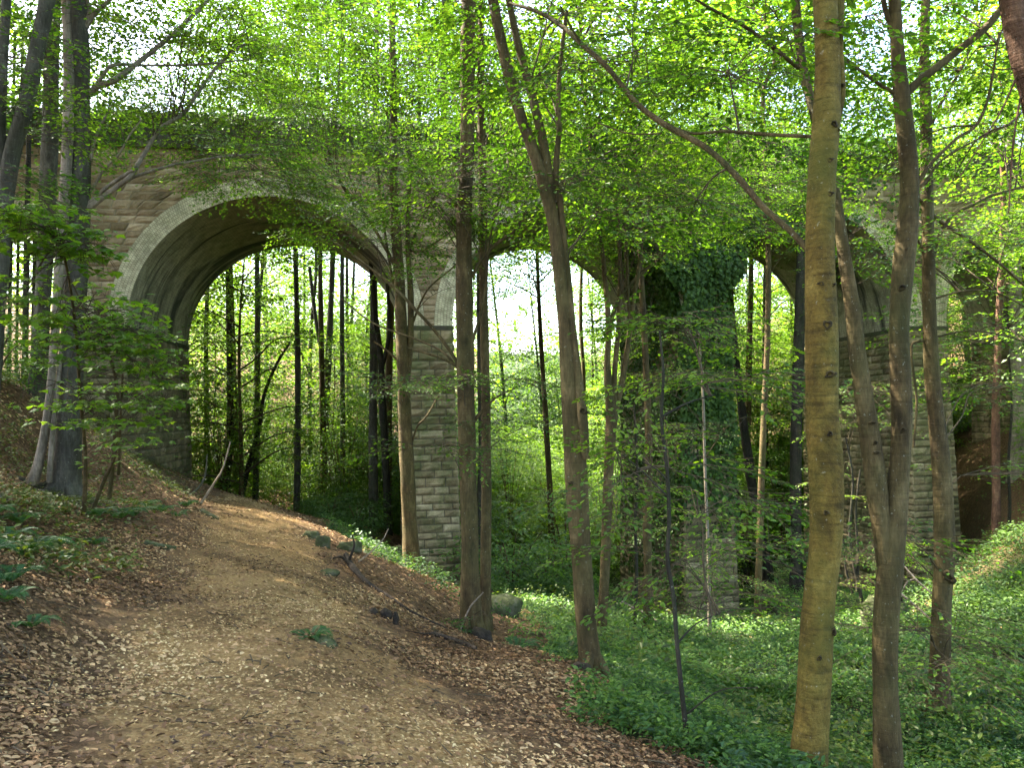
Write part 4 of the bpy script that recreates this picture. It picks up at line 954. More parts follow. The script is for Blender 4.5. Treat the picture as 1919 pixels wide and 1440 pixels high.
tree('reddish_tree', 'slim reddish trunk at the foot of the right slope', 28, [[(1866,1034,24),(1867,940,19),(1866,820,18),(1868,700,16),(1873,580,15),(1878,460,14),(1880,330,12)]], BARK_RED, LEAF_BRIGHT, foliage=[(1850,460,28,110,70,3,44,LITE),(1830,680,28,100,40,2,24,LITE),(1870,300,28,120,110,3,54,LITE)], ext=5, seg=9)
tree('thin_tree', 'thin twisted dark stem close beside the slim reddish trunk', 28, [[(1884,1036,8),(1892,960,7),(1890,860,6),(1896,760,5),(1890,660,4)]], BARK_DARK, LEAF_BRIGHT, foliage=[(1880,720,28,70,40,2,14,LITE)], seg=7)
tree('hazel_shrub', 'clump of thin dark stems with pale leaves between the olive and forked trunks', 21, [[(1612,1112,8),(1600,1060,7),(1592,1000,7),(1598,900,5),(1585,820,4)],[(1606,1110,7),(1608,1040,6),(1604,960,5),(1612,880,3)],[(1598,1112,7),(1586,1070,6),(1580,1010,5)]], BARK_DARK, LEAF_BRIGHT,
  foliage=[(1620,1030,20,70,22,1.2,20,dict(layer=.25)),(1600,900,21,60,30,1,14),(1630,760,20,70,50,1.2,24),(1610,1090,20,60,20,.8,10)], cat='shrub', seg=7, flare=.1)
tree('hornbeam_tree', 'mid green leafy tree spreading above the arch beside the ivy pier', 24,
  [[(1420,1140,18),(1424,1000,16),(1430,820,15),(1438,640,14),(1440,480,13),(1436,330,11),(1430,180,9)]], BARK_BROWN, LEAF_BEECH,
  foliage=[(1440,400,23,120,60,2.4,110,dict(layer=.35)),(1360,320,23,150,90,2.6,150),(1470,290,24,120,90,2.6,110),(1280,300,24,110,80,2.4,100),(1380,130,25,170,120,3,110,LITE),(1180,150,26,120,110,3,80,LITE)], ext=5, seg=8)

# slender trunks rising over the parapet and under the left arch
def slim(px_base, py_base, y, top, w, label, bark=BARK_DARK, leaf=LEAF_FAR, lean=0, fol=None, group=None):
    n = 6; st = []
    for k in range(n):
        t = k / (n - 1); st.append((px_base + lean * t + R.normal(0, 2.5), py_base + (top - py_base) * t, w * (1.15 - .6 * t)))
    return tree('slender_tree', label, y, [st], bark, leaf, foliage=fol or [], group=group, ext=4, ncrown=12, crown_r=3.2, csc=1.7, seg=8)
GU = 'slender trees seen under the left arch'; LU = 'slender dark trunk seen through the large left arch'
for px, py, y, w, lean in ((350,868,40,13,-6),(386,880,42,13,4),(432,905,40,17,-8),(560,930,46,12,-4),(582,945,50,11,6),(655,950,52,11,-6)):
    fol = [(px, 560, y + 1, 70, 80, 4, 20, LITE), (px + 20, 720, y - 1, 80, 40, 4, 16, LITE)]
    slim(px, py, y, 380, w, LU, lean=lean, fol=fol, group=GU)
tree('slender_tree', 'dark trunk leaning right at the path crest under the left arch', 39, [[(455,915,16),(470,860,12),(486,800,10),(495,740,9),(520,680,7),(545,640,5)]], BARK_DARK, LEAF_FAR, foliage=[(530,640,39,60,50,3,14,LITE)], seg=8)
tree('slender_tree', 'slim tree screening the sky on the right side of the centre arch', 47, [[(1092,1010,12),(1090,860,11),(1094,720,10),(1088,600,9),(1090,480,8),(1086,360,7)]], BARK_BROWN, LEAF_BRIGHT, foliage=[(1080,540,47,50,70,3,34,LITE),(1110,660,47,70,50,3,30,LITE),(1000,620,50,70,30,3,24,LITE),(940,600,49,50,60,3,20,LITE),(960,500,49,60,24,3,12,LITE)], ext=4, seg=8)
tree('slender_tree', 'grey trunk with a forked top in the middle of the left arch', 44, [[(604,955,22),(606,860,19),(612,740,17),(618,620,15),(622,520,13),(626,420,11)],[(610,700,10),(592,600,9),(580,500,8)],[(580,700,6),(560,650,6),(553,600,4)]], BARK_GREY, LEAF_FAR, foliage=[(600,540,45,90,60,4,18,LITE)], ext=4, seg=9)
tree('slender_tree', 'black ivy dark trunk left of the tall pier under the left arch', 33.5, [[(727,1003,20),(724,900,18),(718,780,17),(714,680,15),(705,600,12),(697,520,10),(690,430,8)],[(716,690,10),(730,620,9),(726,540,8),(722,470,6)]], BARK_DARK, LEAF_FAR, foliage=[(690,620,35,60,60,3,14,LITE)], seg=9)
for px, y, w in ((700,36,20),(832,37,24),(785,40,12),(900,38,16),(556,38,14),(480,41,14),(640,42,12)):
    b_ = P(px, 700, y); zb = gz(b_[0], b_[1]); pyb = 777 - zb * F_PX / y
    slim(px, pyb, y, 10, w, 'slender grey trunk rising behind the parapet above the arches', BARK_GREY, lean=R.uniform(-10, 10), fol=[(px, 120, y, 110, 130, 4, 60, LITE), (px + 30, 260, y - 1, 100, 50, 3, 22, LITE)], group='slender trees behind the parapet')
R = np.random.default_rng(31)
# ------------------------------------------------------------------ ivy over the third pier and spandrel
def ivy():
    s3 = PIER[2 + 1]; root = empty('ivy', vw(s3, -.3, ZS)); tag(root, 'dense dark ivy cloaking the third pier and the arch shoulders above it', 'ivy')
    pos, nr = [], []
    def put(s, t, z, n): pos.append(vw(s, t, z)); nr.append(n)
    nf = np.array([math.sin(TH), -math.cos(TH), .35]); nl = np.array([-math.cos(TH), -math.sin(TH), .3])
    def inside_arch(s, z):
        if z < ZS: return True
        for (a, b_) in gaps:
            A = (b_ - a) / 2 - .12 + .25 * math.sin(3.1 * z); c = (a + b_) / 2; q = 1 - ((z - ZS) / (RISE - .1 + .2 * math.sin(2.3 * s))) ** 2
            if q > 0 and abs(s - c) < A * math.sqrt(q): return True
        return False
    n = 0
    while n < 32000:
        s = s3 + R.normal(0, 4.2); z = R.uniform(-5.5, ZC + 1.4)
        dens = math.exp(-((s - s3) / 5.4) ** 2) * (1 if z > -.8 else (z + 5.5) / 4.7 * .6)
        dens *= .55 + .45 * math.sin(1.7 * s + .9 * z) * math.sin(1.3 * z - s) + .2
        if R.random() > dens: continue
        on_pier = abs(s - s3) < PT + .15 + .02 * (ZS - z)
        if z < ZS and not on_pier: continue
        if z >= ZS and inside_arch(s, z): continue
        put(s, -.05 - abs(R.normal(0, .16)) - .25 * max(0, math.sin(2.1 * s) * math.sin(1.9 * z)), z, nf); n += 1
    for _ in range(17000):
        z = R.uniform(-7.5, ZS + 1); t = WID * R.random() ** 1.3
        if R.random() > (.6 + .4 * math.sin(z * 1.5 + t)) * min(1, (z + 9) / 5): continue
        put(s3 - PT - .02 * (ZS - z) - .03 - abs(R.normal(0, .15)), t, z, nl)
    for gi, side, cnt in ((2, 1, 4200), (3, -1, 1500)):
        a, b_ = gaps[gi]; A = (b_ - a) / 2; c = (a + b_) / 2
        for _ in range(cnt):
            ph = R.uniform(-.02, 1.15) * R.random() ** .35; t = 4.2 * R.random() ** 1.7; rr = 1 - abs(R.normal(.02, .03))
            put(c + side * A * rr * math.cos(ph), t - .1, ZS + RISE * rr * math.sin(ph), np.array([-side * math.cos(TH), -side * math.sin(TH), -.2]))
    pos = np.array(pos); nr = np.array(nr); k = len(pos)
    d = np.stack([R.normal(0, .5, k), R.normal(0, .35, k), -np.ones(k)], -1); nr = nr + R.normal(0, .35, (k, 3))
    mb = MB(); leaves(mb, pos, d, nr, R.uniform(.10, .21, k), 0, np.clip(R.normal(.5, .2, k), 0, 1), 1, .95)
    mb.build('foliage', [LEAF_IVY], root, vw(s3, -.3, ZS))
    sm = MB()
    for q in range(12):
        s = s3 + R.uniform(-.8, .8); p = [vw(s + R.normal(0, .15), -.14, z) for z in np.linspace(gz(*vw(s3, 0, 0)[:2]), 5, 7)]
        tube(sm, p, np.linspace(.05, .02, 7), 6, 0, 5, .1)
    sm.build('stem', [BARK_DARK], root, vw(s3, -.3, ZS))
ivy()
def parapet_ivy(s0, s1, label, n, thick, mat):
    c = vw((s0 + s1) / 2, -.2, ZC); root = empty('ivy', c); tag(root, label, 'ivy')
    s = R.uniform(s0, s1, n); z = ZC + 1.3 - np.abs(R.normal(0, .9, n)) * (.6 + .4 * np.sin(s * 2.2)); t = -.2 - np.abs(R.normal(0, thick, n))
    top = R.random(n) < .3; z = np.where(top, ZC + 1.3 + np.abs(R.normal(0, .25, n)), z); t = np.where(top, R.uniform(-.3, .8, n), t)
    pos = np.stack([VO[0] + s * math.cos(TH) - t * math.sin(TH), VO[1] + s * math.sin(TH) + t * math.cos(TH), z], -1)
    mb = MB(); leaves(mb, pos, np.stack([R.normal(0, .5, n), R.normal(-.3, .4, n), -np.ones(n) * .7], -1), np.stack([R.normal(.1, .4, n), R.normal(-1, .3, n), R.normal(.5, .3, n)], -1), R.uniform(.09, .18, n), 0, np.clip(R.normal(.5, .2, n), 0, 1), 1, .9)
    mb.build('foliage', [mat], root, c)
parapet_ivy(-6, 1.5, 'dark ivy trailing over the parapet above the left pier', 1300, .12, LEAF_IVY)
parapet_ivy(2.5, 13, 'ragged dark greenery trailing from the parapet over the large left arch', 1700, .12, LEAF_IVY)
parapet_ivy(13, 34, 'thick leafy growth hanging along the parapet over the arches right of the tall pier', 6500, .3, LEAF_FAR)

R = np.random.default_rng(41)
# ------------------------------------------------------------------ repeated background trees
def bg_proto(name, bark, leaf, H, rad, crown_from, nl, reach, per, scl):
    root = empty(name, (0, 0, 0)); tm = MB()
    lean = R.normal(0, .025, 2); k = np.linspace(0, 1, 8)
    pts = np.stack([lean[0] * H * k + .12 * np.sin(k * 7 + R.uniform(0, 6)), lean[1] * H * k + .12 * np.sin(k * 6 + R.uniform(0, 6)), H * k - .4], -1)
    p, r = tube(tm, pts, rad * (1.1 - .9 * k), 9, 0, 5, .05, .4); tm.build('trunk', [bark], root)
    cm = MB()
    for i in range(nl):
        u = crown_from + (1 - crown_from) * ((i + .5) / nl); a = p[min(len(p) - 1, int(u * len(p)))]
        az = 2.4 * i + R.uniform(-.5, .5); l = reach * R.uniform(.55, 1.15) * (1 - .55 * max(0, (u - .45) / .55))
        e = a + np.array([math.cos(az) * l, math.sin(az) * l, l * R.uniform(.05, .55)])
        c, _ = tube(cm, sag_curve(a, e, 5, .08), np.linspace(.05, .01, 5) * (1.2 - u * .5), 5, 1, 4, .04, cap=False)
        o = c[R.integers(len(c) // 4, len(c), per)] + R.normal(0, 1, (per, 3)) * [.42, .42, .16]
        add_sprays(cm, o, az + R.normal(0, 1.0, per), R.normal(-.05, .2, per), R.normal(0, .25, per), scl * R.uniform(.75, 1.3, per), SPRAY_LITE, 1, 1, 1.15, None, twigs=False)
    cm.build('crown', [leaf, TWIG], root); return root
PROTO = [bg_proto('woodland_tree', BARK_DARK, LEAF_FAR, 25, .16, .22, 32, 3.8, 15, 1.75), bg_proto('woodland_tree', BARK_GREY, LEAF_FAR, 27, .20, .28, 34, 4.2, 15, 1.8),
         bg_proto('woodland_tree', BARK_BROWN, LEAF_BRIGHT, 20, .14, .14, 30, 3.6, 15, 1.7), bg_proto('woodland_tree', BARK_DARK, LEAF_BRIGHT, 24, .17, .22, 32, 4.0, 15, 1.75),
         bg_proto('woodland_tree', BARK_BROWN, LEAF_BEECH, 24, .17, .36, 34, 4.8, 17, 1.8), bg_proto('tall_beech_tree', BARK_BROWN, LEAF_BEECH, 31, .19, .50, 46, 5.6, 25, 1.75), bg_proto('low_beech_tree', BARK_BROWN, LEAF_BRIGHT, 13, .10, .10, 26, 3.4, 15, 1.5)]
USED = [False] * 10
def place(k, x, y, label, group, sc=None, zoff=0):
    p = PROTO[k]; loc = (x, y, gz(x, y) + zoff); rz = R.uniform(0, 2 * PI); sc = sc or R.uniform(.85, 1.2)
    if not USED[k]:
        USED[k] = True; p.location = loc; p.rotation_euler = (0, 0, rz); p.scale = (sc,) * 3; o = p
        o['label'] = label; o['group'] = group
    else: o = copy_tree(p, loc, rz, sc, label, group)
    o['category'] = 'tree'; return o
def scatter(n, xr, yr, mind, pts, ok=lambda x, y: True):
    out = []; tries = 0
    while len(out) < n and tries < 4000:
        tries += 1; x = R.uniform(*xr); y = R.uniform(*yr)
        if ok(x, y) and all((x - a) ** 2 + (y - b) ** 2 > mind ** 2 for a, b in pts): out.append((x, y)); pts.append((x, y))
    return out
taken = []
R = np.random.default_rng(45)
onbridge = lambda x, y: abs((-(x - VO[0]) * math.sin(TH) + (y - VO[1]) * math.cos(TH)) - WID / 2) < WID / 2 + 1.6
nopath = lambda x, y: path_d(x, y) > 1.5 and not onbridge(x, y)
clear = lambda x, y: nopath(x, y) and not (-.5 < x < 4 + (y - 36) * .1 and y < 66) 
for x, y in scatter(6, (-28, 3), (38.5, 44.5), 4.2, taken, nopath): place(5, x, y, 'tall beech close behind the left half of the viaduct', 'tall beeches behind the left arches')
for x, y in scatter(5, (5, 30), (41, 48), 3.4, taken, lambda x, y: nopath(x, y) and not 2 < x < 6): place(5, x, y, 'tall beech close behind the right half of the viaduct', 'tall beeches behind the right arches')
for x, y in scatter(2, (-26, -9), (48, 62), 3.0, taken, clear): place(R.choice([1, 3, 4]), x, y, 'woodland tree standing beyond the left half of the viaduct', 'woodland trees beyond the left arches')
for x, y in scatter(8, (-40, 0), (64, 88), 3.6, taken, clear): place(R.choice([0, 1, 3]), x, y, 'distant woodland tree on the hillside beyond the left arches', 'distant woodland trees beyond the left arches')
for x, y in scatter(16, (7, 34), (42, 66), 3.4, taken, clear): place(R.choice([2, 3, 4]), x, y, 'bright leafy tree in the sunlit wood beyond the right arches', 'sunlit trees beyond the right arches')
for x, y in scatter(12, (0, 55), (68, 92), 4.0, taken, clear): place(R.choice([2, 3]), x, y, 'distant bright tree on the hillside beyond the right arches', 'distant trees beyond the right arches')
for x, y in scatter(11, (15, 34), (19, 32), 3.0, taken, lambda x, y: x > .56 * y + 1.5 and not onbridge(x, y)): place(R.choice([2, 3]), x, y, 'bright green tree crowding the right valley slope', 'trees on the right valley slope')
for x, y in scatter(5, (-30, -12), (18, 26), 3.4, taken, lambda x, y: x < -.56 * y - 1.0 and nopath(x, y)): place(R.choice([0, 1, 3]), x, y, 'tall tree on the bank beyond the left edge', 'trees on the left bank')
for x, y in scatter(6, (-24, -8), (-7, 11), 3.9, taken, lambda x, y: x < -.8 * max(y, 0) - 5 and nopath(x, y)): place(4, x, y, 'tall tree shading the footpath from the left bank', 'trees shading the path')
for x, y in ((-7.6, 6.6), (-6.6, 3.6), (-9.6, 9.4), (-10.5, 6.0), (-8.4, 1.6), (-12.2, 12.6), (-5.4, 6.2)):
    taken.append((x, y)); place(4, x, y, 'tall tree shading the footpath from the left bank', 'trees shading the path')
for x, y in scatter(4, (-4, 14), (-12, -2), 4.5, taken, nopath): place(R.choice([1, 4]), x, y, 'tall tree behind the viewpoint shading the path', 'trees behind the viewpoint')

for x, y in scatter(12, (-19, -7), (37.5, 60), 3.0, taken, nopath): place(6, x, y, 'small low branched beech below the large left arch', 'small beeches beyond the left arch')
for x, y in scatter(16, (7, 28), (40, 60), 2.4, taken, nopath): place(6, x, y, 'small low branched beech in the sunlit wood beyond the ivy pier', 'small beeches beyond the right arches')
for x, y in scatter(9, (-10, 16), (64, 80), 3, taken, nopath): place(R.choice([3, 6]), x, y, 'bright tree at the far end of the clearing', 'bright trees at the far end of the clearing')

R = np.random.default_rng(51)
# ------------------------------------------------------------------ shrubs and understorey
def shrub_proto(name, leaf, H, W, ns, per, scl):
    root = empty(name, (0, 0, 0)); tm = MB(); cm = MB()
    for i in range(ns):
        az = 2.4 * i + R.uniform(-.4, .4); l = W * R.uniform(.3, 1); e = np.array([math.cos(az) * l, math.sin(az) * l, H * R.uniform(.55, 1)])
        p, _ = tube(tm, [np.array([.1 * math.cos(az), .1 * math.sin(az), -.2]), e * [.35, .35, .5], e], [.035, .025, .01], 6, 0, 5, .05)
        o = p[R.integers(2, len(p), per)] + R.normal(0, 1, (per, 3)) * [.32 * W, .32 * W, .10 * H]; o[:, 2] = np.abs(o[:, 2])
        add_sprays(cm, o, np.arctan2(o[:, 1], o[:, 0]) + R.normal(0, .7, per), R.normal(-.1, .2, per), R.normal(0, .25, per), scl * R.uniform(.7, 1.3, per), SPRAY_LITE, 1, 1, 1.0, None, twigs=False)
    tm.build('stem', [BARK_BROWN], root); cm.build('foliage', [leaf, TWIG], root); return root
SH = [shrub_proto('understorey_shrub', LEAF_BRIGHT, 3.2, 1.8, 8, 20, 1.2), shrub_proto('understorey_shrub', LEAF_FAR, 2.4, 1.6, 8, 20, 1.1), shrub_proto('understorey_shrub', LEAF_BRIGHT, 5.0, 1.8, 9, 20, 1.3), shrub_proto('understorey_shrub', LEAF_IVY, 1.6, 1.3, 8, 22, .9), shrub_proto('hazel_thicket', LEAF_BRIGHT, 8.0, 2.3, 14, 32, 1.5), shrub_proto('hazel_thicket', LEAF_FAR, 9.0, 2.4, 14, 32, 1.5)]
R = np.random.default_rng(52)
SU = [False] * 6
def shrub(k, x, y, label, group, sc=1.0):
    loc = (x, y, gz(x, y)); rz = R.uniform(0, 6)
    if not SU[k]:
        SU[k] = True; o = SH[k]; o.location = loc; o.rotation_euler = (0, 0, rz); o.scale = (sc,) * 3; o['label'] = label
        if group: o['group'] = group
    else:
        o = copy_tree(SH[k], loc, rz, sc, label)
        if group: o['group'] = group
        elif 'group' in o.keys(): del o['group']
    o['category'] = 'shrub'; return o
tk = []
for x, y in scatter(11, (-21, -5), (38.5, 58), 3.0, tk, nopath): shrub(R.choice([4, 5, 5]), x, y, 'tall leafy thicket filling the view below the large left arch', 'tall thickets beyond the large left arch', R.uniform(.75, 1.15))
for x, y in scatter(13, (-3, 10), (46, 66), 2.8, tk, nopath): shrub(4, x, y, 'tall sunlit thicket filling the view through the centre arch', 'tall thickets beyond the centre arch', R.uniform(.8, 1.2))
for x, y in scatter(12, (9, 30), (40, 60), 2.8, tk, nopath): shrub(R.choice([4, 4, 5]), x, y, 'tall sunlit thicket filling the view right of the ivy pier', 'tall thickets beyond the right arches', R.uniform(.8, 1.2))
for x, y in scatter(34, (-4, 12), (37, 66), 1.7, tk, nopath): shrub(R.choice([0, 2]), x, y, 'sunlit bright green shrub beyond the arch right of the tall pier', 'sunlit shrubs in the clearing', R.uniform(.8, 1.3))
for x, y in scatter(34, (-18, -4), (38, 60), 1.5, tk, nopath): shrub(R.choice([0, 0, 2]), x, y, 'green shrub below the trees beyond the large left arch', 'shrubs beyond the large left arch', R.uniform(.7, 1.2))
for x, y in scatter(22, (10, 28), (40, 62), 1.9, tk, nopath): shrub(R.choice([0, 2, 2]), x, y, 'bright shrub in the sunlit wood right of the ivy pier', 'shrubs beyond the right arches', R.uniform(.8, 1.3))
for x, y in scatter(6, (14, 34), (20, 40), 2.2, tk, lambda x, y: x > .5 * y + 1 and not onbridge(x, y)): shrub(R.choice([0, 2]), x, y, 'leafy shrub on the right valley slope', 'shrubs on the right slope', R.uniform(.6, 1.0))
for x, y in scatter(8, (-24, -10), (15, 25), 1.8, tk, lambda x, y: x < -.58 * y and nopath(x, y)): shrub(R.choice([1, 0]), x, y, 'low shrub on the left bank top', 'shrubs on the left bank top', R.uniform(.5, .8))
c = P(985, 1090, 27); 
for q, (dx, dy, s, lb) in enumerate(((-.5, 0, 1.1, 'dense dark green bush at the foot of the arch right of the tall pier'), (.9, 1.2, .95, 'smaller dark bush tucked behind the dense bush near the tall pier'))): shrub(1, c[0] + dx, c[1] + dy, lb, None, s)
for px, y, s, lb in ((622, 31, .75, 'dark low bush at the path edge under the left arch'), (668, 30, .8, 'dark low bush between the path edge and the black trunk'), (590, 34, .6, 'small dark bush at the far path crest')):
    c = P(px, 960, y); shrub(3, c[0], c[1], lb, None, s)

# distant wood that closes the view
mb = MB()
for n, (x0, x1), (y0, y1), hb, sz in ((26000, (-70, 85), (92, 112), 16, .55), (14000, (-85, 100), (112, 132), 21, .8), (5000, (8, 60), (74, 92), 9, .5), (5000, (-55, -18), (70, 92), 10, .5)):
    x = R.uniform(x0, x1, n); y = R.uniform(y0, y1, n); g = smooth_h(x, y)
    gap = np.exp(-((x - (.07 * y)) / 9.0) ** 2) * .2
    top = hb * (1 - gap) * (.75 + .25 * np.sin(x * .55 + y * .1) + .2 * np.sin(x * 1.3 + 2) * np.sin(y * .4))
    cx_ = np.round(x / 4.2) * 4.2; cy_ = np.round(y / 4.2) * 4.2; u = R.random(n)
    z = g + top * u; pinch = .55 + .6 * np.sin(u * PI); x = cx_ + (x - cx_) * pinch * 1.3; y = cy_ + (y - cy_) * pinch * 1.3
    d = R.normal(0, 1, (n, 3)) * [1, 1, .5]
    leaves(mb, np.stack([x, y, z], -1), d, np.stack([R.normal(0, .5, n), R.normal(-.4, .5, n), np.ones(n)], -1), R.uniform(.6, 1.3, n) * sz, 0, np.clip(.5 + .2 * np.sin(cx_ * 2.1 + cy_) + R.normal(0, .18, n), 0, 1), 1, .7)
tag(mb.build('distant_woodland', [LEAF_BRIGHT]), 'far leafy woodland closing the view up the valley sides', kind='stuff')

R = np.random.default_rng(61)
# ------------------------------------------------------------------ ferns
def fern_proto(nf, Lf):
    root = empty('fern', (0, 0, 0))
    for f in range(nf):
        az = 2 * PI * f / nf + R.uniform(-.3, .3); l = Lf * R.uniform(.7, 1.1); mb = MB(); k = 22
        t = np.linspace(.06, 1, k); rr = l * t * .85; hh = l * (.75 * t - .62 * t * t * t * R.uniform(.8, 1.2))
        ax = np.stack([np.cos(az) * rr, np.sin(az) * rr, hh], -1); side = np.array([-math.sin(az), math.cos(az), 0]); fw = np.gradient(ax, axis=0); fw /= np.linalg.norm(fw, axis=1)[:, None]
        prisms(mb, ax[:-1], ax[1:], .0035, .003, 0)
        w = l * .24 * np.sin(np.clip(t * 1.05, 0, 1) * PI) ** .7 * (1 - .35 * t) + .012
        for sg in (-1, 1):
            leaves(mb, ax, sg * side + fw * .45 + [0, 0, -.18], np.cross(fw, side) * -1 + R.normal(0, .12, (k, 3)), w, 0, np.clip(R.normal(.5, .15, k), 0, 1), 1, .26 if Lf > .4 else .34)
        mb.build('frond', [LEAF_FERN], root)
    return root
FP = [fern_proto(9, .75), fern_proto(7, .45)]
FU = [False, False]
def fern(k, px, py, y, label, group=None, sc=1.0):
    x = P(px, py, y); loc = (x[0], x[1], gz(x[0], x[1])); rz = R.uniform(0, 6)
    if not FU[k]: FU[k] = True; o = FP[k]; o.location = loc; o.rotation_euler = (0, 0, rz); o.scale = (sc,) * 3
    else: o = copy_tree(FP[k], loc, rz, sc)
    o['label'] = label; o['category'] = 'fern'
    if group: o['group'] = group
    elif 'group' in o.keys(): del o['group']
GF = 'ferns on the left bank'
fern(0, 50, 1060, 7.6, 'large green fern with long fronds at the left edge of the bank', None, .75)
for px, py, y, s in ((5,1030,7.8,.8),(20,1130,6.4,.7),(-30,1080,6.6,.8),(100,1005,9,.75),(35,975,9.4,.8),(130,1050,8.6,.55),(-20,980,9,.9),(180,1010,10.2,.55),(10,1180,5.8,.6)):
    fern(0, px, py, y, 'green fern drooping on the left bank', GF, s * .75)
for px, py, y, s in ((250,990,12.5,1.1),(300,950,14,1.1),(330,985,14.5,.9),(225,960,12,1.2),(270,930,15,1.2),(180,955,11.5,1.1),(350,955,17,1.0),(60,1150,5.6,.6)):
    fern(1, px, py, y, 'small yellowish fern on the leafy left bank', 'small ferns on the left bank', s)
fern(1, 583, 1212, 6.9, 'small fresh fern growing on the mossy stone beside the path', None, .72)
fern(1, 970, 1205, 10.5, 'pale fern at the border of litter and ground cover', None, 1.1)
for px, py, y, s in ((1330,1295,12,.9),(1450,1240,14,1.0),(1590,1300,12.5,1.0),(1400,1375,9.6,.7),(1770,1425,9.4,.9),(1230,1265,10.5,.7),(1700,1300,12.5,1.0),(1860,1340,12,1.0),(1160,1180,14.5,.9)):
    fern(1, px, py, y, 'small fern rising from the low plants of the valley floor', 'ferns on the valley floor', s)
fern(1, 870, 1172, 12.3, 'little fern at the foot of the sunlit beech', None, .5)

# ------------------------------------------------------------------ stones, logs, sticks
def rock(name, px, py, y, sx, sy, sz, label, mat, cat, rz=0.0):
    c = np.array(P(px, py, y)); c[2] = gz(c[0], c[1]); root = empty(name, c, rz); tag(root, label, cat)
    mb = MB(); nu, nv = 20, 12; u = np.linspace(0, 2 * PI, nu, endpoint=False); v = np.linspace(-.5 * PI, .5 * PI, nv)
    U, Vv = np.meshgrid(u, v, indexing='ij'); q = np.stack([np.cos(U) * np.cos(Vv), np.sin(U) * np.cos(Vv), np.sin(Vv)], -1)
    ph = R.uniform(0, 6, 5); nn = 1 + .13 * np.sin(3 * q[..., 0] + ph[0]) + .12 * np.sin(4 * q[..., 1] + ph[1]) + .08 * np.sin(6 * q[..., 2] + 5 * q[..., 0] + ph[2]) + .05 * np.sin(11 * q[..., 1] + 7 * q[..., 0] + ph[3])
    q = np.sign(q) * np.abs(q) ** .8 * nn[..., None] * [sx, sy, sz] + [0, 0, sz * .45]
    q = q.reshape(-1, 3); F = np.array([(a * nv + b, ((a + 1) % nu) * nv + b, ((a + 1) % nu) * nv + b + 1, a * nv + b + 1) for a in range(nu) for b in range(nv - 1)])
    mb.add(q, F, 0, .5, True); mb.build('body', [mat], root)
rock('mossy_stone', 608, 1236, 6.8, .16, .07, .05, 'dark mossy stone with a small fern at its head beside the path', MOSSROCK, 'stone', -.7)
rock('boulder', 741, 1020, 23, .32, .28, .34, 'rounded mossy boulder beside the black trunk near the tall pier', MOSSROCK, 'boulder')
rock('boulder', 940, 1122, 16.5, .36, .3, .26, 'dark boulder in the ground cover right of the paired trunks', MOSSROCK, 'boulder')
rock('rotten_stump', 700, 1168, 9.8, .06, .05, .05, 'small charred stump scrap in the brown litter', DARKROT, 'stump')
rock('rotten_stump', 724, 1162, 9.9, .07, .06, .08, 'largest of the charred stump scraps in the brown litter', DARKROT, 'stump')
rock('rotten_stump', 742, 1178, 9.6, .04, .04, .10, 'tall narrow charred stump scrap in the brown litter', DARKROT, 'stump')
rock('mossy_stump', 902, 1178, 12.6, .20, .18, .16, 'dark cut stump against the foot of the paired trunks', DARKROT, 'stump')
rock('mossy_stump', 617, 1080, 12.2, .13, .10, .07, 'dark rotten stump at the right edge of the path', MOSSROCK, 'stump')
rock('mossy_stump', 585, 1012, 17, .2, .14, .12, 'low mossy stump beside the far path', MOSSROCK, 'stump')
rock('mossy_stump', 606, 1030, 15.6, .13, .12, .16, 'dark mossy knob on the path shoulder', MOSSROCK, 'stump')
rock('mossy_stump', 655, 1032, 16, .22, .15, .14, 'mossy root clump right of the far path', MOSSROCK, 'stump')
rock('mossy_stump', 1090, 1275, 8.7, .10, .08, .07, 'scrap of dark rotten wood at the foot of the leaning tree', DARKROT, 'stump')
rock('dark_stone', 1660, 1130, 20.5, .55, .4, .5, 'mossy dark boulder behind the forked tree', MOSSROCK, 'boulder')
def stick(name, pts, label, mat, cat='branch', lift=.03, seg=7, twigs=()):
    def g(px, py, w, y, up=0):
        c = np.array(P(px, py, y)); c[2] = gz(c[0], c[1]) + lift + up if up is not None and up >= 0 else c[2]; return c, RAD(w, y)
    q = [g(*p) for p in pts]; root = empty(name, q[0][0]); tag(root, label, cat)
    mb = MB(); tube(mb, [a for a, b in q], [b for a, b in q], seg, 0, 6, .12); mb.build('stem', [mat], root, q[0][0])
    for tw in twigs:
        q2 = [g(*p) for p in tw]; mb = MB(); tube(mb, [a for a, b in q2], [b for a, b in q2], 6, 0, 5, .1); mb.build('twig', [mat], root, q[0][0])
stick('fallen_branch', [(648,1058,12,14.2,.10),(660,1075,13,13.6,.04),(690,1102,11,12.7,-.0),(730,1125,9,12),(770,1140,7,11.6),(838,1152,5,11.4)], 'long fallen branch with a dark root end at the right edge of the path', DARKROT, twigs=[[(660,1075,8,13.6,.05),(640,1066,6,13.7,.12),(625,1078,4,13.4,.1)],[(655,1066,7,13.8,.1),(664,1040,5,13.8,.4),(660,1025,3,13.8,.55)]])
stick('dark_stick', [(812,1190,12,9.6),(840,1198,11,9.5),(870,1212,9,9.3),(893,1228,7,9.1)], 'short black stick lying in the brown litter', DARKROT, twigs=[[(812,1190,5,9.6),(790,1204,3,9.3),(760,1206,2,9.2)]])
stick('leaning_stick', [(672,1052,4,14.6),(695,1035,4,14.9,.25),(717,1012,3,15.2,.55),(728,992,2,15.4,.8)], 'thin pale dead stick leaning over the path shoulder', DEADWOOD)
stick('leaning_stick', [(862,1118,4,12.5),(880,1085,4,12.6,.45),(905,1055,3,12.6,.8)], 'thin pale dead stick propped against the sunlit beech', DEADWOOD)
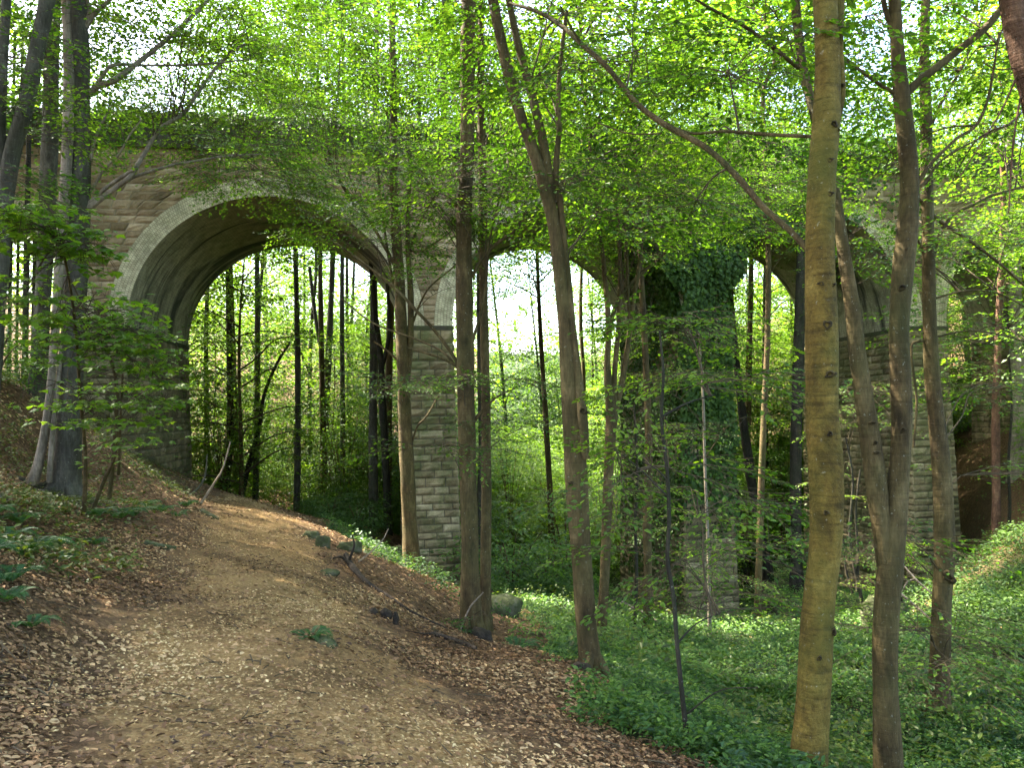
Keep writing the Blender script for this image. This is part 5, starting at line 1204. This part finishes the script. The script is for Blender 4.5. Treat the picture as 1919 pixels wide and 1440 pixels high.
stick('leaning_stick', [(376,968,6,19),(392,945,6,19.2,.35),(405,925,5,19.3,.65),(418,898,4,19.5,1.0),(432,850,3,19.7,1.7)], 'bare stick rising at a slant from the left edge of the path', DEADWOOD)
stick('leaning_stick', [(352,912,7,24),(370,893,6,24.4,.3),(384,868,5,24.6,.8),(388,830,4,24.8,1.5)], 'curved dark stick rising beside the left pier', BARK_GREY)
stick('mossy_log', [(272,1044,12,11),(300,1046,14,11),(330,1046,12,11.1)], 'short mossy log on the left side of the path', MOSSROCK, 'log')
stick('mossy_log', [(378,978,12,17),(396,984,14,16.6),(408,990,8,16.4)], 'dark mossy log end at the left path edge', MOSSROCK, 'log')
stick('small_twig', [(78,1330,5,4.4),(86,1300,4,4.6),(100,1278,3,4.8,.04)], 'small dark twig on the pale path', DARKROT, 'twig', lift=.02)
stick('dead_branch', [(1695,1062,4,13,-1),(1715,1085,5,12.8,-1),(1740,1108,5,12.4,-1),(1768,1130,4,12,-1)], 'bare pale branch hanging between the forked tree and the straight beech', DEADWOOD, twigs=[[(1715,1085,3,12.8,-1),(1700,1092,3,12.8,-1),(1690,1110,2,12.8,-1)]])
stick('dead_branch', [(1686,1112,5,12,-1),(1710,1132,6,11.8,-1),(1745,1162,5,11.4,-1),(1775,1190,3,11,-1)], 'longer bare pale branch hanging below the other beside the straight beech', DEADWOOD)
stick('dead_branch', [(1160,1125,5,18.6,-1),(1190,1142,6,18.6,-1),(1222,1158,5,18.4,-1),(1262,1182,4,18,.0)], 'pale fallen branch lying behind the short brown trunk', DEADWOOD)

# ------------------------------------------------------------------ light, sky, camera
SUN_EL, SUN_AZ = math.radians(54), math.radians(-64)      # azimuth from +Y towards +X
w = bpy.data.worlds.new('World'); SC.world = w; w.use_nodes = True
nt = w.node_tree; nt.nodes.clear()
sk = nt.nodes.new('ShaderNodeTexSky'); sk.sky_type = 'NISHITA'; sk.sun_disc = False; sk.sun_elevation = SUN_EL; sk.sun_rotation = SUN_AZ
sk.air_density = 1.0; sk.dust_density = 4.0; sk.ozone_density = 1.0
bgn = nt.nodes.new('ShaderNodeBackground'); bgn.inputs['Strength'].default_value = .145
wo = nt.nodes.new('ShaderNodeOutputWorld'); nt.links.new(sk.outputs[0], bgn.inputs[0]); nt.links.new(bgn.outputs[0], wo.inputs[0])
sl = bpy.data.lights.new('sun', 'SUN'); sl.energy = 5.0; sl.angle = math.radians(.53); sl.color = (1, .93, .80)
so = bpy.data.objects.new('sun', sl); COL.objects.link(so)
sd = Vector((math.sin(SUN_AZ) * math.cos(SUN_EL), math.cos(SUN_AZ) * math.cos(SUN_EL), math.sin(SUN_EL)))
so.rotation_euler = sd.to_track_quat('Z', 'Y').to_euler(); so.location = sd * 60
cam = bpy.data.cameras.new('camera'); cam.sensor_fit = 'HORIZONTAL'; cam.sensor_width = 36; cam.lens = 36 * F_PX / W_PX
cam.clip_start = .1; cam.clip_end = 600
co = bpy.data.objects.new('camera', cam); COL.objects.link(co)
co.matrix_world = Matrix(((_r[0], _u[0], -_f[0], 0), (_r[1], _u[1], -_f[1], 0), (_r[2], _u[2], -_f[2], 0), (0, 0, 0, 1)))
SC.camera = co
SC.view_settings.view_transform = 'Standard'; SC.view_settings.look = 'None'; SC.view_settings.gamma = 1; SC.view_settings.exposure = 3.7
SC.cycles.max_bounces = 8; SC.cycles.diffuse_bounces = 5; SC.cycles.glossy_bounces = 2; SC.cycles.transmission_bounces = 6
SC.cycles.sample_clamp_indirect = 6.0; SC.cycles.use_denoising = True
